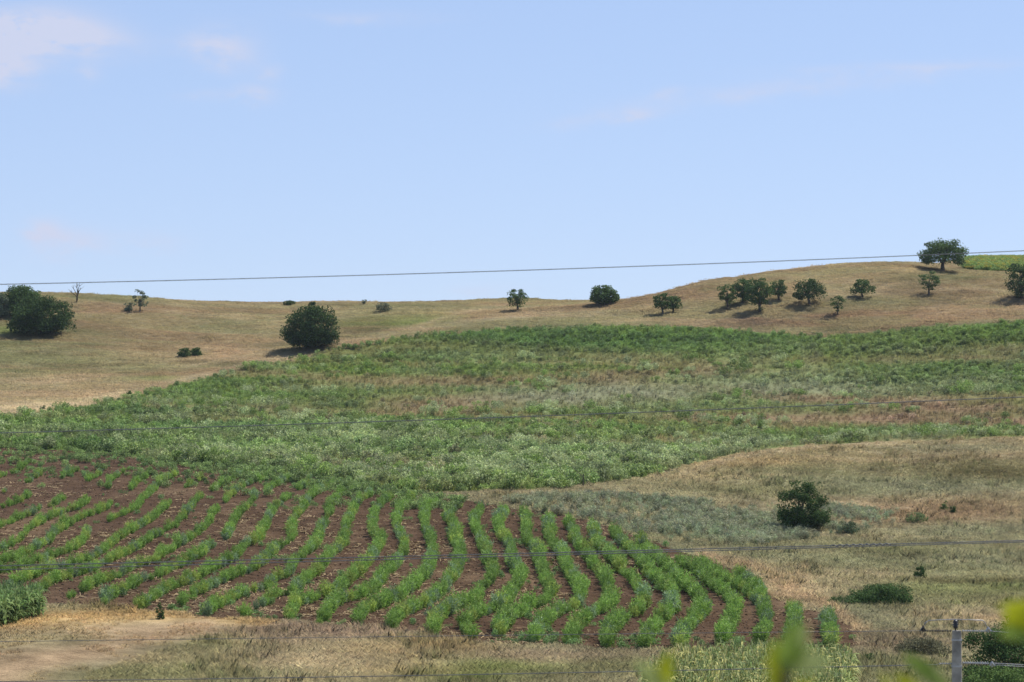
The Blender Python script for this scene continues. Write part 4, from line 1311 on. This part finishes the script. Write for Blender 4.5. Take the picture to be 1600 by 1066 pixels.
def wire(name, label, pts, r, mat, group='overhead wires', sides=6):
    """pts: (px, py, depth) knots of the hanging wire; carried on beyond the frame"""
    P = np.array([at(*q) for q in pts])
    t = np.linspace(P[0, 0], P[-1, 0], 60)
    xs = P[:, 0]
    deg = 2 if len(P) > 2 else 1
    yy = np.polyval(np.polyfit(xs, P[:, 1], 1), t)
    zz = np.polyval(np.polyfit(xs, P[:, 2], deg), t)
    path = np.stack([t, yy, zz], 1)
    v, f = tube(path, r, sides)
    o = mesh_obj(name, v, f, mat, smooth=True)
    tag(o, label, 'wire', group)
    return path, o


wire('power_line', 'topmost thin wire crossing the sky just above the hills', [(-500, 453, 44), (0, 444, 44), (540, 432, 44), (1060, 414, 44), (1600, 391, 44), (2100, 368, 44)], 0.0066, M_WIRE)
wire('power_line', 'single dark wire crossing the middle of the green weedy slope', [(-500, 689, 44), (0, 677, 44), (540, 661, 44), (1060, 642, 44), (1600, 620, 44), (2100, 598, 44)], 0.0078, M_WIRE)
pa, wo = wire('power_line', 'upper wire of the close pair crossing the crop rows', [(-500, 894, 46), (0, 886.5, 46), (540, 872, 46), (1060, 858, 46), (1600, 843.5, 46), (2100, 832, 46)], 0.0088, M_WIRE)
x0, x1 = at(1300, 852, 46)[0], at(1392, 850, 46)[0]
seg = pa[(pa[:, 0] > x0 - 0.3) & (pa[:, 0] < x1 + 0.3)]
xs = np.linspace(x0, x1, 90)
zz = np.interp(xs, pa[:, 0], pa[:, 2])
hel = np.stack([xs, 46 + 0.010 * np.cos((xs - x0) * 60), zz + 0.010 * np.sin((xs - x0) * 60)], 1)
tag(mesh_obj('repair_splice', *tube(hel, 0.011, 5), M_WIRE, wo, smooth=True), None)
wire('power_line', 'lower wire of the close pair crossing the crop rows', [(-500, 902, 46.3), (0, 893, 46.3), (540, 877, 46.3), (1060, 860.5, 46.3), (1600, 845.5, 46.3), (2100, 834, 46.3)], 0.0078, M_WIRE)
wire('power_line', 'faint wire running left from the pole top insulators past the row ends', [(-500, 1010, YP), (0, 1003, YP), (530, 995.5, YP), (1070, 990, YP), (1441, 985.5, YP)], 0.0055, M_WIRE)
wire('power_line', 'lowest wire running left from the lower pole insulators along the bottom', [(-500, 1070, YP), (80, 1064, YP), (540, 1057, YP), (1000, 1050, YP), (1290, 1043, YP), (1466, 1038, YP)], 0.008, M_WIRE)
wire('power_line', 'thin bright wire leaving the pole top to the right edge', [(1545, 986, YP), (1600, 990, YP), (2000, 1008, YP)], 0.006, M_ALU)
wire('power_line', 'upper bright cable leaving the lower pole insulators to the right edge', [(1546, 1036, YP), (1600, 1039, YP), (2000, 1056, YP)], 0.007, M_ALU)
wire('power_line', 'lower bright cable leaving the lower pole insulators to the right edge', [(1546, 1038.5, YP), (1600, 1042, YP), (2000, 1060, YP)], 0.007, M_ALU)

top = at(1494.8, 985.5, YP)
gz = float(height(top[0], YP))
pole = empty('utility_pole', (top[0], YP, gz), 'grey concrete utility pole with insulators at the lower right', 'pole')
ph = top[2] - gz
ppm = F / YP


def rel(px, py, dy=0.0):
    return at(px, py, YP) - np.array([top[0], YP, gz]) + np.array([0, dy, 0])


def frustum(z0, z1, w0, w1, d0, d1, cx=0.0, bev=0.18):
    V = []
    for z, w, d in ((z0, w0, d0), (z1, w1, d1)):
        bw, bd = w * bev, d * bev
        for (sx, sy) in ((-1, -1), (1, -1), (1, 1), (-1, 1)):
            a = (cx + sx * w / 2 - sx * bw, sy * d / 2, z)
            b_ = (cx + sx * w / 2, sy * d / 2 - sy * bd, z)
            V += [a, b_] if sx * sy < 0 else [b_, a]
    n = 8
    Fc = [tuple(range(n - 1, -1, -1)), tuple(range(n, 2 * n))] + [(i, (i + 1) % n, n + (i + 1) % n, n + i) for i in range(n)]
    return V, Fc


rot = math.radians(-12)
sh = mesh_obj('shaft', *frustum(-0.4, ph, 0.30, 0.150, 0.36, 0.17), M_CONC, pole)
sh.rotation_euler.z = rot
for yb in (1000, 1041):
    zb = rel(1495, yb)[2]
    w = 0.158 + (ph - zb) * 0.017
    mesh_obj('band', *frustum(zb - 0.012, zb + 0.016, w + 0.012, w + 0.012, w + 0.035, w + 0.035), M_STEEL, sh)
prof = [(0.0, 0.012), (0.03, 0.012), (0.05, 0.03), (0.07, 0.055), (0.085, 0.03), (0.11, 0.06), (0.125, 0.03), (0.15, 0.05), (0.17, 0.035), (0.19, 0.02)]
pz = rel(1493, 985)
mesh_obj('pin_insulator', *tube([(pz[0], 0, pz[2] - 0.01 + a) for a, _ in prof], [r for _, r in prof], 12), M_BLACK, pole, smooth=True)


def string_insulator(pa_, pb_, n, mat_body, r0=0.009, r1=0.026):
    pa_, pb_ = np.array(pa_), np.array(pb_)
    pts, rad = [], []
    for i in range(n):
        for k, r in ((0.1, r0), (0.35, r0), (0.45, r1), (0.55, r1), (0.65, r0)):
            pts.append(pa_ + (pb_ - pa_) * ((i + k) / n))
            rad.append(r)
    pts.append(pb_)
    rad.append(r0)
    return tube(pts, rad, 8)


ins_a = mesh_obj('insulator', *string_insulator(rel(1487, 986), rel(1443, 986), 11, M_BLACK), M_BLACK, pole, smooth=False)
ins_b = mesh_obj('insulator', *string_insulator(rel(1503, 986), rel(1543, 986.5), 11, M_STEEL), M_STEEL, pole)
ins_c = mesh_obj('insulator', *string_insulator(rel(1503, 1036), rel(1545, 1037), 11, M_STEEL, 0.012, 0.034), M_STEEL, pole)
mesh_obj('insulator', *string_insulator(rel(1488, 1037), rel(1467, 1037.5), 6, M_STEEL, 0.006, 0.024), M_STEEL, pole)
for (xa, ya, m_, own) in ((1442, 983, M_BLACK, ins_a), (1544, 984, M_STEEL, ins_b), (1550, 1038, M_STEEL, ins_c)):
    a = rel(xa, ya)
    mesh_obj('clamp', *join([tube([a + np.array((-0.035, 0, -0.03)), a + np.array((0.0, 0, 0.03)), a + np.array((0.05, 0, -0.03))], [0.018, 0.028, 0.016], 6),
                             tube([a + np.array((0, 0, -0.05)), a + np.array((0, 0, 0.05))], [0.012, 0.012], 6)]), m_, own)
jp = [rel(1443, 981), rel(1446, 973), rel(1451, 969.8), rel(1470, 968.6), rel(1493, 968), rel(1515, 968.6), rel(1536, 969.6), rel(1539, 973), rel(1543, 982)]
mesh_obj('jumper_wire', *tube(jp, 0.0085, 6), M_ALU, pole, smooth=True)

# ------------------------------------------------------------------ out-of-focus leafy shoots close to the camera
def near_leaf(L, W, curl=0.25):
    V, Fc = [], []
    n = 7
    for i in range(n):
        t = i / (n - 1)
        w = W * 0.5 * math.sin(math.pi * min(1, 0.06 + t * 0.94)) ** 0.8
        z = -curl * L * t * t
        V += [(-w, t * L, z + 0.12 * w), (0, t * L, z), (w, t * L, z + 0.12 * w)]
    for i in range(n - 1):
        for k in (0, 1):
            a = i * 3 + k
            Fc.append((a, a + 1, a + 4, a + 3))
    return V, Fc


LEAF_MESH = []
for (L, W, cu) in ((1, 0.42, 0.2), (1, 0.5, 0.35), (1, 0.36, 0.1)):
    v, f = near_leaf(L, W, cu)
    LEAF_MESH.append(fast_mesh('near_leaf', np.array(v), np.array(f), M_LEAFBR, True))

YE, PA, GR = (0.50, 0.52, 0.02), (0.45, 0.50, 0.17), (0.28, 0.38, 0.06)


def shoot(label, depth, stem_px, leaves):
    sx, sy = stem_px
    g0 = at(sx, sy, depth)
    gzz = float(height(g0[0], depth))
    root = empty('leafy_shoot', (g0[0], depth, gzz), label, 'shoot', 'out-of-focus shoots in front of the camera')
    org = np.array([g0[0], depth, gzz])
    pts = [np.array((0.03, 0.0, -0.05)), np.array((-0.02, 0.02, (g0[2] - gzz) * 0.5)), g0 - org]
    mesh_obj('stem', *tube(pts, [0.009, 0.007, 0.003], 6), M_WOOD, root)
    from mathutils import Vector, Matrix
    for (bx, by, tx, ty, wd, col, k) in leaves:
        a, b_ = at(bx, by, depth), at(tx, ty, depth)
        ln = np.linalg.norm(b_ - a)
        yv = Vector(b_ - a).normalized()
        face = Vector((rr.uniform(-0.3, 0.3), -1.0, rr.uniform(0.2, 0.6)))
        xv = yv.cross(face).normalized()
        zv = xv.cross(yv).normalized()
        o = link('leaf', LEAF_MESH[k], root)
        m = Matrix((xv, yv, zv)).transposed().to_4x4()
        o.matrix_local = Matrix.Translation(Vector(a - org)) @ m @ Matrix.Diagonal((ln * wd, ln, ln, 1))
        o.color = (*col, 1)
        q = mesh_obj('leaf_stalk', *tube([Vector(g0 - org) * 0.97, Vector(a - org)], [0.002, 0.0015], 5), M_WOOD, root)


shoot('blurred yellow-green shoot at the bottom, right of the middle', 3.6, (1222, 1090),
      [(1218, 1085, 1212, 1000, 0.85, YE, 0), (1228, 1078, 1205, 1020, 0.9, YE, 1), (1222, 1050, 1246, 968, 1.0, GR, 0), (1225, 1040, 1285, 1018, 0.9, PA, 1),
       (1240, 1030, 1262, 975, 0.7, PA, 2), (1230, 1085, 1275, 1062, 0.9, YE, 2), (1216, 1090, 1222, 1012, 0.95, YE, 1), (1232, 1046, 1300, 1030, 0.8, PA, 0), (1226, 1050, 1256, 985, 0.9, GR, 1)])
shoot('small blurred pale shoot at the bottom edge near the middle', 3.9, (1032, 1085),
      [(1036, 1070, 990, 1032, 0.75, PA, 0), (1034, 1075, 1044, 1018, 0.95, YE, 1), (1040, 1078, 1000, 1040, 0.9, PA, 1)])
shoot('blurred pale green shoot at the bottom left of the pole', 4.2, (1462, 1100),
      [(1480, 1075, 1415, 1018, 0.8, GR, 0), (1470, 1070, 1440, 1030, 0.9, PA, 1), (1390, 1085, 1378, 1050, 0.8, YE, 2), (1440, 1085, 1400, 1050, 0.8, YE, 1)])
shoot('blurred bright green leaves at the right edge above the pole cables', 3.8, (1640, 1020),
      [(1632, 955, 1560, 948, 0.9, YE, 0), (1630, 985, 1562, 985, 0.9, GR, 1), (1640, 970, 1575, 968, 0.9, YE, 1), (1636, 948, 1566, 962, 0.9, YE, 1), (1640, 998, 1580, 975, 0.9, GR, 0)])

# ------------------------------------------------------------------ thin summer haze
HAZE = True
if HAZE:
    X0, X1, Y0, Y1, Z0, Z1 = -900, 900, -40, 920, -30, 62
    v = [(x, y, z) for z in (Z0, Z1) for (x, y) in ((X0, Y0), (X1, Y0), (X1, Y1), (X0, Y1))]
    f = [(3, 2, 1, 0), (4, 5, 6, 7), (0, 1, 5, 4), (1, 2, 6, 5), (2, 3, 7, 6), (3, 0, 4, 7)]
    m, N, L = mat_new('haze')
    out = N.new('ShaderNodeOutputMaterial')
    pv = N.new('ShaderNodeVolumePrincipled')
    pv.inputs['Color'].default_value = (0.80, 0.90, 1.0, 1)
    pv.inputs['Density'].default_value = 0.00007
    pv.inputs['Anisotropy'].default_value = 0.2
    L.new(pv.outputs[0], out.inputs['Volume'])
    hz = mesh_obj('haze', v, f, m)
    tag(hz, 'thin pale summer haze over the whole valley', 'haze', kind='stuff')

print('plants', n_plants, 'zmax', TV[:, 2].max(), 'zmin', TV[:, 2].min())
